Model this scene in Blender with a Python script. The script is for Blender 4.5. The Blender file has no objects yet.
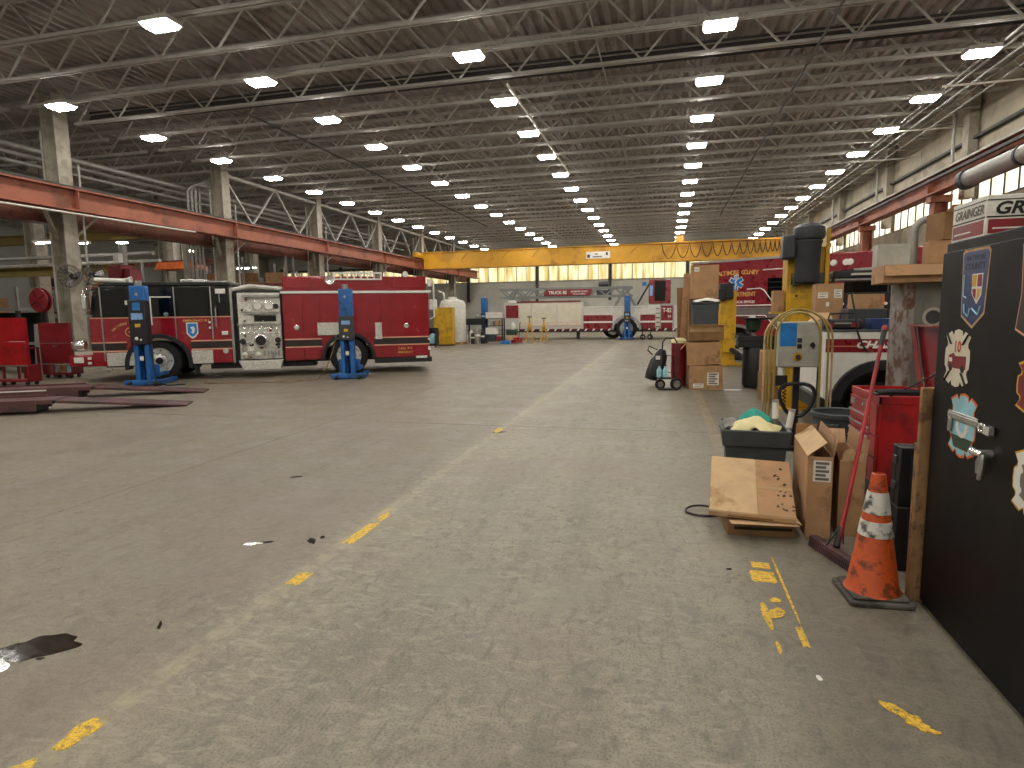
import bpy, bmesh, math, random
from mathutils import Matrix, Vector
random.seed(7)
SC = bpy.context.scene
COL = SC.collection
R = math.radians
PI = math.pi

# ------------------------------------------------------------------ camera, world, exposure
def make_camera():
    cam = bpy.data.cameras.new('camera')
    o = bpy.data.objects.new('camera', cam)
    COL.objects.link(o)
    cam.sensor_width = 36.0
    cam.lens = 600.3 / 1024 * 36.0
    cam.clip_start, cam.clip_end = 0.05, 300
    yaw, pitch, roll = R(14.306), R(6.802), R(-0.775)
    f = Vector((-math.sin(yaw) * math.cos(pitch), math.cos(yaw) * math.cos(pitch), -math.sin(pitch)))
    r = Vector((math.cos(yaw), math.sin(yaw), 0))
    u = r.cross(f)
    c, s = math.cos(roll), math.sin(roll)
    r2, u2 = c * r + s * u, -s * r + c * u
    m = Matrix((r2, u2, -f)).transposed().to_4x4()
    m.translation = (0, 0, 1.65)
    o.matrix_world = m
    SC.camera = o
make_camera()

w = bpy.data.worlds.new('daylight')
SC.world = w
w.use_nodes = True
w.node_tree.nodes['Background'].inputs[0].default_value = (1.0, 0.97, 0.90, 1)
w.node_tree.nodes['Background'].inputs[1].default_value = 2.6     # overcast daylight outside the windows

SC.view_settings.view_transform = 'Standard'
SC.view_settings.look = 'None'
SC.view_settings.gamma = 1.0
SC.view_settings.use_curve_mapping = False
SC.view_settings.exposure = 0.03
LAMP = 74.0            # radiance of the high bay diffusers
SC.cycles.max_bounces = 8
SC.cycles.diffuse_bounces = 5
SC.cycles.glossy_bounces = 4
SC.cycles.sample_clamp_indirect = 6.0
SC.cycles.use_denoising = True

# ------------------------------------------------------------------ materials
def lin(h):
    h = h.lstrip('#')
    out = []
    for i in (0, 2, 4):
        c = int(h[i:i + 2], 16) / 255
        out.append(c / 12.92 if c <= .04045 else ((c + .055) / 1.055) ** 2.4)
    return (*out, 1)

class NT:
    def __init__(s, name):
        s.m = bpy.data.materials.new(name)
        s.m.use_nodes = True
        s.t = s.m.node_tree
        s.b = s.t.nodes['Principled BSDF']
        s.out = s.t.nodes['Material Output']
        s._tc = None
    def n(s, typ, **kw):
        nd = s.t.nodes.new(typ)
        for k, v in kw.items():
            setattr(nd, k, v)
        return nd
    def link(s, a, b):
        s.t.links.new(a, b)
    def coord(s):
        if s._tc is None:
            s._tc = s.n('ShaderNodeTexCoord').outputs['Object']
        return s._tc
    def set(s, sock, v):
        if isinstance(v, (int, float, tuple)):
            sock.default_value = v
        else:
            s.link(v, sock)
    def math(s, op, a, b=0.0, c=0.0, clamp=False):
        nd = s.n('ShaderNodeMath', operation=op, use_clamp=clamp)
        for i, v in enumerate((a, b, c)):
            s.set(nd.inputs[i], v)
        return nd.outputs[0]
    def mapping(s, sc, loc=(0, 0, 0)):
        nd = s.n('ShaderNodeMapping')
        s.link(s.coord(), nd.inputs[0])
        nd.inputs['Scale'].default_value = sc
        nd.inputs['Location'].default_value = loc
        return nd.outputs[0]
    def noise(s, scale, detail=3, rough=.55, vec=None, dist=0):
        nd = s.n('ShaderNodeTexNoise')
        s.link(vec or s.coord(), nd.inputs['Vector'])
        nd.inputs['Scale'].default_value = scale
        nd.inputs['Detail'].default_value = detail
        nd.inputs['Roughness'].default_value = rough
        nd.inputs['Distortion'].default_value = dist
        return nd.outputs['Fac']
    def ramp(s, fac, lo, hi, a=0.0, b=1.0):
        nd = s.n('ShaderNodeMapRange', interpolation_type='SMOOTHSTEP')
        s.set(nd.inputs[0], fac)
        nd.inputs[1].default_value, nd.inputs[2].default_value = lo, hi
        nd.inputs[3].default_value, nd.inputs[4].default_value = a, b
        return nd.outputs[0]
    def mix(s, fac, a, b):
        nd = s.n('ShaderNodeMix', data_type='RGBA')
        s.set(nd.inputs[0], fac)
        s.set(nd.inputs[6], a)
        s.set(nd.inputs[7], b)
        return nd.outputs[2]
    def bump(s, h, strength=.2, dist=.01):
        nd = s.n('ShaderNodeBump')
        s.link(h, nd.inputs['Height'])
        nd.inputs['Strength'].default_value = strength
        nd.inputs['Distance'].default_value = dist
        s.link(nd.outputs[0], s.b.inputs['Normal'])

MATS = {}
def worn_paint():
    """flaking yellow floor paint: the concrete shows wherever it has chipped away"""
    t = NT('flaking yellow floor paint')
    n = t.noise(60, 6, .7)
    t.link(t.mix(t.ramp(n, .4, .6), lin('#c29a35'), lin('#e6bd33')), t.b.inputs['Base Color'])
    t.b.inputs['Roughness'].default_value = .6
    k = t.math('ADD', t.math('MULTIPLY', t.noise(26, 6, .75), .6), t.math('MULTIPLY', t.noise(120, 4, .7), .4))
    t.link(t.ramp(k, .42, .47), t.b.inputs['Alpha'])
    return t.m

def mat(name, col, rough=.5, metal=0.0, vary=.18, scale=6.0, dirt=None, dirt_amt=.5, dirt_scale=3.0, bump=0.0, coat=0.0, spec=.5):
    """paint / metal / plastic with soft tone variation and optional dirt blotches"""
    if name in MATS:
        return MATS[name]
    t = NT(name)
    c = lin(col)
    dark = tuple(x * (1 - vary) for x in c[:3]) + (1,)
    lite = tuple(min(1, x * (1 + vary)) for x in c[:3]) + (1,)
    n = t.noise(scale, 4)
    cc = t.mix(t.ramp(n, .3, .7), dark, lite)
    if dirt:
        cc = t.mix(t.ramp(t.noise(dirt_scale, 6, .65), .66 - dirt_amt * .42, .80 - dirt_amt * .42), cc, lin(dirt))
    t.link(cc, t.b.inputs['Base Color'])
    t.b.inputs['Metallic'].default_value = metal
    t.link(t.ramp(n, .2, .8, max(.02, rough - .07), min(1, rough + .07)), t.b.inputs['Roughness'])
    t.b.inputs['Specular IOR Level'].default_value = spec
    if coat:
        t.b.inputs['Coat Weight'].default_value = coat
        t.b.inputs['Coat Roughness'].default_value = .08
    if bump:
        t.bump(t.noise(scale * 8, 3), bump, .004)
    MATS[name] = t.m
    return t.m

def emit(name, col, strength):
    t = NT(name)
    t.b.inputs['Base Color'].default_value = (.8, .8, .8, 1)
    t.b.inputs['Emission Color'].default_value = lin(col)
    t.b.inputs['Emission Strength'].default_value = strength
    MATS[name] = t.m
    return t.m

def glass_panel(name, tint, lite, trans=.45):
    """weathered translucent glazing: daylight from outside comes through it"""
    t = NT(name)
    tr = t.n('ShaderNodeBsdfTranslucent')
    tp = t.n('ShaderNodeBsdfTransparent')
    mx = t.n('ShaderNodeMixShader')
    st = t.noise(1.0, 3, vec=t.mapping((3.0, 3.0, .3)))
    col = t.mix(t.ramp(st, .36, .56), lin(tint), lin(lite))
    t.link(col, tr.inputs[0])
    t.link(col, tp.inputs[0])
    mx.inputs[0].default_value = trans
    t.link(tr.outputs[0], mx.inputs[1])
    t.link(tp.outputs[0], mx.inputs[2])
    t.link(mx.outputs[0], t.out.inputs[0])
    MATS[name] = t.m
    return t.m

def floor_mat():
    t = NT('worn concrete floor')
    sep = t.n('ShaderNodeSeparateXYZ')
    t.link(t.coord(), sep.inputs[0])
    x, y = sep.outputs[0], sep.outputs[1]
    n1 = t.noise(.28, 5, .6, dist=.4)
    n2 = t.noise(1.7, 6, .65)
    n3 = t.noise(14, 5, .7)
    n4 = t.noise(90, 3, .6)
    st = t.noise(1.0, 5, .6, vec=t.mapping((3.5, .35, 1)))
    c = t.mix(t.ramp(n1, .32, .68), lin('#7a7263'), lin('#8c8471'))
    c = t.mix(t.ramp(n2, .42, .72, 0, .6), c, lin('#9b9481'))
    c = t.mix(t.ramp(st, .48, .72, 0, .42), c, lin('#5f5b54'))
    c = t.mix(t.ramp(n3, .48, .72, 0, .6), c, lin('#58524a'))
    c = t.mix(t.ramp(n4, .46, .68, 0, .5), c, lin('#403c36'))
    sw = t.noise(6.0, 7, .72, vec=t.mapping((1.0, 2.2, 1)), dist=1.6)
    c = t.mix(t.ramp(sw, .48, .66, 0, .42), c, lin('#a69e8c'))
    c = t.mix(t.ramp(t.noise(5.0, 7, .7, vec=t.mapping((2.0, 1.0, 1), (3, 7, 0)), dist=1.2), .50, .66, 0, .5), c, lin('#595148'))
    c = t.mix(t.ramp(t.noise(.55, 3, .5, vec=t.mapping((1, 1, 1), (9, 4, 0))), .5, .68, 0, .4), c, lin('#7d6f65'))
    c = t.mix(t.ramp(t.noise(.9, 3, .5, vec=t.mapping((1, 1, 1), (1, 14, 0))), .56, .72, 0, .4), c, lin('#85826f'))
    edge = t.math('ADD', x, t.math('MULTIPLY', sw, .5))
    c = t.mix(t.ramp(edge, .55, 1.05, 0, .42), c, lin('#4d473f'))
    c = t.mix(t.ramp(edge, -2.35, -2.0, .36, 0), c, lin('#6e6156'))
    lane = t.ramp(t.math('ABSOLUTE', t.math('ADD', x, 2.02)), .12, .5, 1, 0)
    c = t.mix(t.math('MULTIPLY', lane, t.ramp(sw, .38, .66, .04, .22)), c, lin('#b3aa90'))
    # old paint lines, nearly worn off
    wear = t.noise(9, 6, .7)
    def band(x0, w):
        d = t.math('ABSOLUTE', t.math('SUBTRACT', x, x0))
        return t.ramp(d, w * .7, w * 1.25, 1, 0)
    b1 = band(-2.235, .055)
    c = t.mix(t.math('MULTIPLY', b1, t.ramp(wear, .40, .62, .03, .42)), c, lin('#aba07f'))
    c = t.mix(t.math('MULTIPLY', b1, t.ramp(t.noise(1.9, 5, .7), .62, .70, 0, .5)), c, lin('#bda04f'))
    b2 = band(.655, .07)
    far = t.ramp(y, 6.5, 8.0, 0, 1)
    c = t.mix(t.math('MULTIPLY', t.math('MULTIPLY', b2, far), t.ramp(wear, .45, .62, .08, .55)), c, lin('#ad9660'))
    # tyre scuff stripes
    tw = t.n('ShaderNodeTexWave')
    t.link(t.mapping((9, .2, 1)), tw.inputs[0])
    tw.inputs['Scale'].default_value = 1.6
    tw.inputs['Distortion'].default_value = 3.0
    near = t.math('MULTIPLY', t.math('MULTIPLY', t.ramp(n3, .4, .62), t.ramp(y, 2.1, 2.6, 1, 0)), t.ramp(t.math('ABSOLUTE', t.math('ADD', x, 1.15)), .35, .5, 1, 0))
    c = t.mix(t.math('MULTIPLY', near, t.ramp(tw.outputs['Fac'], .55, 1.0, 0, .22)), c, lin('#9c968a'))
    t.link(c, t.b.inputs['Base Color'])
    t.link(t.ramp(n2, .3, .7, .42, .6), t.b.inputs['Roughness'])
    t.b.inputs['Specular IOR Level'].default_value = .45
    h = t.math('ADD', t.math('MULTIPLY', n3, .6), t.math('MULTIPLY', n4, .4))
    t.bump(h, .3, .008)
    return t.m

M = dict(
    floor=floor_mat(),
    joint=mat('dark joint filler', '#2c2925', .9),
    red=mat('fire engine red paint', '#8e1120', .22, 0, .1, 3, coat=.6),
    red2=mat('medic unit red paint', '#7d111d', .3, 0, .12, 3, coat=.4),
    cartred=mat('bright red tool cart enamel', '#a30f18', .38, 0, .14, 5, dirt='#7d0f15', dirt_amt=.38),
    dullred=mat('dull red enamel', '#7c1620', .45, 0, .2, 5),
    black=mat('black gloss trim', '#0b0b0d', .2),
    blackm=mat('black matte metal', '#17171a', .55),
    tyre=mat('tyre rubber', '#161617', .8, 0, .2, 12),
    glassd=mat('dark window glass', '#07080a', .06),
    chrome=mat('polished chrome', '#e6e6e2', .2, .85, .05),
    ladder=mat('grey ladder metal', '#7d817d', .45, .2, .1, 6),
    alloy=mat('polished wheel alloy', '#d9d7d0', .3, .55, .1, 9),
    steel=mat('brushed steel', '#a9a9a6', .34, .9, .12, 9),
    plate=mat('bright diamond plate', '#d2cfc6', .36, .35, .2, 30, bump=.3),
    white=mat('white enamel', '#dcdad2', .38, 0, .06),
    cream=mat('off white roll door', '#d8d0bb', .5, 0, .06, 3),
    gold=mat('gold leaf stripe', '#d9a45a', .4, .2, .1),
    peach=mat('reflective peach stripe', '#e0a184', .45, 0, .05),
    bandblk=mat('dark stripe band', '#2a1d1d', .4, 0, .12),
    greystripe=mat('grey stripe band', '#6d6663', .45, 0, .1),
    blue=mat('lift blue enamel', '#1f62a8', .42, 0, .15, 6, dirt='#163a63', dirt_amt=.36),
    darkgrey=mat('dark grey plastic', '#33363a', .5, 0, .14, 6),
    charcoal=mat('charcoal tote plastic', '#3d4346', .5, 0, .12, 6),
    screen=mat('blue lift display', '#7fa6d8', .25, 0, .1),
    yellow=mat('yellow lift post paint', '#c79a18', .45, 0, .12, 4, dirt='#9a7a1c', dirt_amt=.4),
    crane=mat('crane yellow paint', '#d39c25', .5, 0, .1, 1.2, dirt='#a9781c', dirt_amt=.4, dirt_scale=.6),
    sign=mat('white sign face', '#e4e2da', .5, 0, .04),
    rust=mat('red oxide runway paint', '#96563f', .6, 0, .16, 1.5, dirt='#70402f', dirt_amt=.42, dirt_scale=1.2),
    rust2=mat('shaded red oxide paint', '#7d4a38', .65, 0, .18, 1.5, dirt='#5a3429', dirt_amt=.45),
    column=mat('grey painted column', '#9d9586', .6, 0, .14, 2, dirt='#878071', dirt_amt=.42),
    galv=mat('grey roof steel', '#a8a49c', .55, .1, .12, 3),
    deck=mat('galvanised roof deck', '#948f88', .6, .0, .18, 1.2, dirt='#7a746c', dirt_amt=.42, dirt_scale=.5),
    pipe=mat('grey conduit', '#96948e', .5, .3, .1),
    pipedark=mat('dark conduit', '#2c2a28', .6, 0, .1),
    pipewhite=mat('white pipe', '#cfccc2', .5, 0, .1),
    concrete=mat('concrete wall panel', '#b0a894', .8, 0, .12, .8, dirt='#938b79', dirt_amt=.45, dirt_scale=.7, bump=.1),
    leftwall=mat('grey left wall paint', '#85857d', .75, 0, .1, .7),
    block=mat('grey rear wall paint', '#bdbcb1', .75, 0, .1, .7),
    frame=mat('dark window frame', '#3b3c3a', .6),
    cardboard=mat('brown cardboard', '#ad8660', .85, 0, .12, 4, dirt='#8d6b4a', dirt_amt=.36, bump=.05),
    cardlight=mat('light inner cardboard', '#c4a47c', .85, 0, .1, 5, dirt='#9c7a50', dirt_amt=.33),
    carddark=mat('dark cardboard', '#8a6845', .85, 0, .14, 4),
    tape=mat('brown packing tape', '#a88658', .35, 0, .06),
    paper=mat('white label paper', '#dcd8cf', .7, 0, .04),
    ink=mat('black print', '#15130f', .6),
    inkgrey=mat('grey print', '#6b675f', .7),
    orange=mat('orange cone rubber', '#c2501a', .55, 0, .2, 9, dirt='#6e3017', dirt_amt=.42, dirt_scale=9),
    conewhite=mat('scuffed white reflective collar', '#d0cdc4', .5, 0, .1, 8, dirt='#4a4640', dirt_amt=.42, dirt_scale=14),
    conebase=mat('grey rubber cone base', '#3f3c38', .75, 0, .2, 12, dirt='#6a655c', dirt_amt=.38),
    locker=mat('black locker paint', '#09090a', .55, 0, .2, 2, dirt='#100f0e', dirt_amt=.45, spec=.22),
    greycab=mat('grey locker paint', '#6a6a62', .5, 0, .16, 3, dirt='#56524a', dirt_amt=.4),
    rustedge=mat('rusted grey edge', '#87807a', .7, 0, .2, 6, dirt='#5a3a2a', dirt_amt=.5, dirt_scale=5),
    wood=mat('weathered wood', '#8d6a45', .8, 0, .2, 7, dirt='#5c4329', dirt_amt=.42, dirt_scale=8, bump=.1),
    brown=mat('maroon ramp paint', '#5a3838', .6, 0, .2, 3, dirt='#3b2a2a', dirt_amt=.46, dirt_scale=2),
    towel=mat('cream towel', '#ded3a0', .95, 0, .06, 10),
    teal=mat('teal glove', '#2f9f8e', .7, 0, .12, 8),
    hose=mat('tan rubber hose', '#94813f', .55, 0, .12),
    panelgrey=mat('grey control box paint', '#a8a79b', .45, 0, .12, 8),
    bluest=mat('blue instruction sticker', '#1f78be', .45),
    green=mat('green funnel plastic', '#24402c', .45),
    oil=mat('oil film', '#2b251d', .10, 0, .2, 20),
    bayyellow=mat('dull crane yellow', '#7a672c', .6, 0, .14, 2),
    sky=mat('pale blue label', '#8fc0cc', .5),
    navy=mat('navy sticker', '#1c3564', .4),
    cloth=mat('grey work cloth', '#8d8a84', .95, 0, .2, 5),
    yellowpaint=mat('yellow paint', '#d3a431', .6, 0, .12, 14),
    floorpaint=worn_paint(),
    orangeh=mat('orange enamel', '#d86a2a', .5),
    window=glass_panel('daylit glazing', '#cbbf98', '#dfdac6'),
    window2=glass_panel('bright daylit glazing', '#ebe5d0', '#f8f5ec'),
    lamp=emit('high bay diffuser', '#fffaf1', LAMP),
)

# ------------------------------------------------------------------ mesh helpers
def basis(d):
    d = Vector(d).normalized()
    a = Vector((0, 0, 1)) if abs(d.z) < .9 else Vector((1, 0, 0))
    u = d.cross(a).normalized()
    return u, d.cross(u).normalized(), d

class MB:
    def __init__(s):
        s.v, s.f = [], []
    def add(s, vs, fs):
        o = len(s.v)
        s.v += [tuple(v) for v in vs]
        s.f += [tuple(i + o for i in f) for f in fs]
        return s
    def box(s, x0, x1, y0, y1, z0, z1, m=None):
        vs = [Vector((x, y, z)) for z in (z0, z1) for y in (y0, y1) for x in (x0, x1)]
        if m is not None:
            vs = [m @ v for v in vs]
        return s.add(vs, [(0, 2, 3, 1), (4, 5, 7, 6), (0, 1, 5, 4), (2, 6, 7, 3), (0, 4, 6, 2), (1, 3, 7, 5)])
    def cbox(s, c, sz, m=None):
        return s.box(c[0] - sz[0] / 2, c[0] + sz[0] / 2, c[1] - sz[1] / 2, c[1] + sz[1] / 2, c[2] - sz[2] / 2, c[2] + sz[2] / 2, m)
    def bar(s, p0, p1, wd, ht=None):
        p0, p1 = Vector(p0), Vector(p1)
        u, v, d = basis(p1 - p0)
        u, v = u * wd / 2, v * (ht or wd) / 2
        vs = [p + a * u + b * v for p in (p0, p1) for a, b in ((-1, -1), (1, -1), (1, 1), (-1, 1))]
        return s.add(vs, [(3, 2, 1, 0), (4, 5, 6, 7)] + [(i, (i + 1) % 4, 4 + (i + 1) % 4, 4 + i) for i in range(4)])
    def cyl(s, p0, p1, r0, r1=None, n=14):
        r1 = r0 if r1 is None else r1
        p0, p1 = Vector(p0), Vector(p1)
        u, v, d = basis(p1 - p0)
        vs = [p + (u * math.cos(2 * PI * i / n) + v * math.sin(2 * PI * i / n)) * r for p, r in ((p0, r0), (p1, r1)) for i in range(n)]
        return s.add(vs, [tuple(range(n - 1, -1, -1)), tuple(range(n, 2 * n))] + [(i, (i + 1) % n, n + (i + 1) % n, n + i) for i in range(n)])
    def lathe(s, prof, o=(0, 0, 0), ax=(0, 0, 1), n=24, closed=False):
        u, v, d = basis(ax)
        o = Vector(o)
        k = len(prof)
        vs = [o + d * h + (u * math.cos(2 * PI * i / n) + v * math.sin(2 * PI * i / n)) * r for r, h in prof for i in range(n)]
        fs = [(j * n + i, j * n + (i + 1) % n, (j + 1) % k * n + (i + 1) % n, (j + 1) % k * n + i) for j in range(k if closed else k - 1) for i in range(n)]
        if not closed:
            if prof[0][0] > 1e-6: fs.append(tuple(range(n - 1, -1, -1)))
            if prof[-1][0] > 1e-6: fs.append(tuple((k - 1) * n + i for i in range(n)))
        return s.add(vs, fs)
    def tube(s, pts, r, n=8):
        pts = [Vector(p) for p in pts]
        vs, fs = [], []
        pu = None
        for i, p in enumerate(pts):
            d = (pts[min(i + 1, len(pts) - 1)] - pts[max(i - 1, 0)]).normalized()
            if pu is None:
                pu = basis(d)[0]
            u = (pu - d * pu.dot(d)).normalized()
            pu = u
            v = d.cross(u)
            vs += [p + (u * math.cos(2 * PI * k / n) + v * math.sin(2 * PI * k / n)) * r for k in range(n)]
        for i in range(len(pts) - 1):
            fs += [(i * n + k, i * n + (k + 1) % n, (i + 1) * n + (k + 1) % n, (i + 1) * n + k) for k in range(n)]
        fs += [tuple(range(n - 1, -1, -1)), tuple((len(pts) - 1) * n + k for k in range(n))]
        return s.add(vs, fs)
    def prism(s, pts, o, ux, uy, dv):
        """2D outline (ccw seen against dv) at o along ux, uy, extruded by dv"""
        o, ux, uy, dv = map(Vector, (o, ux, uy, dv))
        n = len(pts)
        a = [o + ux * p[0] + uy * p[1] for p in pts]
        vs = a + [p + dv for p in a]
        return s.add(vs, [tuple(range(n)), tuple(range(2 * n - 1, n - 1, -1))] + [(i, n + i, n + (i + 1) % n, (i + 1) % n) for i in range(n)])
    def xz(s, pts, y0, y1):
        return s.prism(pts, (0, y0, 0), (1, 0, 0), (0, 0, 1), (0, y1 - y0, 0))

def finish_mesh(name, mb, m):
    me = bpy.data.meshes.new(name)
    me.from_pydata(mb.v, [], mb.f)
    b = bmesh.new()
    b.from_mesh(me)
    bmesh.ops.recalc_face_normals(b, faces=b.faces)
    b.to_mesh(me)
    b.free()
    me.polygons.foreach_set('use_smooth', [True] * len(me.polygons))
    me.set_sharp_from_angle(angle=R(38))
    me.materials.append(m if not isinstance(m, str) else M[m])
    return me

def obj(name, mb, m, parent=None, loc=None, rot=None, bevel=0.0, kind=None):
    me = mb if isinstance(mb, bpy.types.Mesh) else finish_mesh(name, mb, m)
    o = bpy.data.objects.new(name, me)
    COL.objects.link(o)
    if parent is not None: o.parent = parent
    if loc is not None: o.location = loc
    if rot is not None: o.rotation_euler = rot
    if bevel:
        bv = o.modifiers.new('edge', 'BEVEL')
        bv.width, bv.segments, bv.limit_method, bv.angle_limit = bevel, 2, 'ANGLE', R(40)
    if kind: o['kind'] = kind
    return o

def tag(o, label, cat, group=None):
    o['label'], o['category'] = label, cat
    if group: o['group'] = group
    return o

def thing(name, label, cat, loc=(0, 0, 0), rz=0.0, group=None, rot=None):
    o = bpy.data.objects.new(name, None)
    COL.objects.link(o)
    o.empty_display_size = .2
    o.location = loc
    o.rotation_euler = rot or (0, 0, rz)
    return tag(o, label, cat, group)

def text(s, size, m, parent, loc, rot=(PI / 2, 0, 0), bold=.0, shear=0.0, name='lettering', align='CENTER', ext=.002, sx=1.0, spacing=1.0):
    cu = bpy.data.curves.new(name, 'FONT')
    cu.body, cu.size, cu.align_x, cu.align_y = s, size, align, 'CENTER'
    cu.extrude, cu.offset, cu.shear, cu.space_character = ext, bold * size, shear, spacing
    cu.resolution_u = 3
    cu.materials.append(M[m])
    tmp = bpy.data.objects.new('lettering', cu)
    me = bpy.data.meshes.new_from_object(tmp)
    bpy.data.objects.remove(tmp)
    o = bpy.data.objects.new(name, me)
    COL.objects.link(o)
    o.parent = parent
    o.location, o.rotation_euler, o.scale = loc, rot, (sx, 1, 1)
    return o

def arc_text(s, size, m, parent, c, rad, a0, a1, y, bold=0.02, flip=False):
    """letters set on an arc in the local xz plane"""
    n = len(s)
    for i, ch in enumerate(s):
        if ch == ' ': continue
        a = R(a0 + (a1 - a0) * i / max(1, n - 1))
        tilt = a - PI / 2
        text(ch, size, m, parent, (c[0] + rad * math.cos(a), y, c[1] + rad * math.sin(a)), (PI / 2, -tilt, 0), bold)

def copy_tree(o, parent=None):
    c = o.copy()
    COL.objects.link(c)
    c.parent = parent
    for ch in list(o.children):
        copy_tree(ch, c)
    return c

def splat(cx, cy, rx, ry, rot=0, n=36, rough=.35, seed=0, z0=0.0, z1=.0015):
    rnd = random.Random(seed)
    ph = [(rnd.uniform(0, 6.28), k, rnd.uniform(.3, 1) / k ** .7) for k in (1, 2, 3, 5, 7, 11)]
    pts = []
    for i in range(n):
        a = 2 * PI * i / n
        q = 1 + rough * sum(w_ * math.sin(k * a + p) for p, k, w_ in ph) * .6
        q = max(q, .25)
        x, y = rx * q * math.cos(a), ry * q * math.sin(a)
        pts.append((cx + x * math.cos(rot) - y * math.sin(rot), cy + x * math.sin(rot) + y * math.cos(rot)))
    return MB().prism(pts, (0, 0, z0), (1, 0, 0), (0, 1, 0), (0, 0, z1 - z0))

def worn_block(cx, cy, w_, h_, seed, z0=0.0, z1=.0015):
    rnd = random.Random(seed)
    pts = []
    for (ax, ay), (bx_, by_) in (((-1, -1), (1, -1)), ((1, -1), (1, 1)), ((1, 1), (-1, 1)), ((-1, 1), (-1, -1))):
        for i in range(7):
            u_ = i / 7
            j = rnd.uniform(-.12, .05)
            pts.append((cx + w_ / 2 * (ax + (bx_ - ax) * u_) * (1 + j), cy + h_ / 2 * (ay + (by_ - ay) * u_) * (1 + j)))
    return MB().prism(pts, (0, 0, z0), (1, 0, 0), (0, 1, 0), (0, 0, z1 - z0))

ORD = ['nearest', 'second', 'third', 'fourth', 'fifth', 'sixth', 'seventh', 'eighth', 'ninth', 'tenth', 'eleventh', 'twelfth', 'thirteenth', 'fourteenth', 'fifteenth']
# ------------------------------------------------------------------ the building
XL, XR, YF, YB = -42.0, 9.3, -9.0, 58.0
ZD = 8.55                                   # underside of the roof deck
COLY = [1.0, 8.1, 15.2, 22.3, 29.4, 36.5, 43.6, 50.7]

floor = obj('floor', MB().box(XL, XR + .3, YF, YB + .3, -.25, -.03), 'joint', kind='structure')
xs = [XL, -29.2, -23.1, -17.0, -11.0, -5.025, XR]
ys = [YF, -2.6, 8.365, 19.5, 30.6, 41.7, 52.0, YB]
for i in range(len(xs) - 1):
    for j in range(len(ys) - 1):
        g = .0045
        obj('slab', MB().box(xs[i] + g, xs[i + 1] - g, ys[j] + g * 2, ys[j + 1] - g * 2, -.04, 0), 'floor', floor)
# paint that is still left of the yellow aisle lines
PATCH = [(-2.21, 3.17, .05, .09, 0, .5, 1), (-2.21, 3.98, .045, .22, 0, .55, 2), (-2.215, 4.35, .035, .1, 0, .5, 3), (-2.25, 1.72, .045, .10, 0, .6, 4), (-2.27, 1.52, .05, .05, .4, .6, 5),
         (-2.24, 8.02, .05, .16, 0, .5, 6), (.625, 4.0, .06, .05, 0, .35, 7), (.615, 3.83, .075, .085, 0, .35, 8), (.60, 3.36, .06, .05, .5, .6, 9), (.56, 3.34, .02, .15, 0, .4, 10), (.635, 3.52, .03, .03, 0, .5, 11),
         (.70, 3.13, .018, .10, -.05, .4, 12), (.565, 3.0, .012, .05, 0, .5, 13), (.95, 2.60, .03, .05, .6, .6, 14), (1.0, 2.54, .035, .055, .5, .7, 15), (1.04, 2.50, .02, .015, 0, .6, 16),
         (.715, 3.75, .008, .45, .0, .25, 17)]
for x, y, rx, ry, a, rg, sd in PATCH:
    obj('paint_patch', worn_block(x, y, rx * 2, ry * 2, sd, -.001) if sd in (1, 2, 7, 8, 12) else splat(x, y, rx, ry, a, rough=rg, seed=sd, z0=-.001, z1=.001 + .0002 * sd), 'floorpaint', floor)
for x, y, rx, ry, sd in [(-3.66, 5.27, .07, .025, 1), (-2.50, 3.75, .025, .06, 3), (-2.46, 3.83, .015, .03, 8), (.42, 3.9, .02, .012, 12), (-2.86, 3.62, .11, .022, 14), (-2.2, 7.9, .1, .03, 15), (-2.62, 2.5, .008, .05, 16)]:
    obj('oil_spot', splat(x, y, rx, ry, .6, rough=.6, seed=sd), 'oil', floor)
for x, y, sd in [(-2.85, 3.62, 21), (-2.92, 3.61, 22), (.70, 2.77, 23)]:
    obj('paper_scrap', splat(x, y, .03 if sd < 23 else .012, .014 if sd < 23 else .02, .3, 18, .6, sd, .002, .0035), 'paper', floor)
pud = MB()
pm = splat(-3.10, 2.14, .20, .13, .6, 90, .55, 41, 0, .0016)
pud.add(pm.v, pm.f)
pm = splat(-3.16, 2.02, .18, .10, .35, 60, .5, 5, 0, .0013)
pud.add(pm.v, pm.f)
pm = splat(-2.93, 2.10, .02, .012, .35, 20, .5, 6, 0, .0013)
pud.add(pm.v, pm.f)
tag(obj('oil_puddle', pud, 'oil'), 'dark glossy oil puddle spilt on the bare concrete floor', 'puddle')

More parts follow.
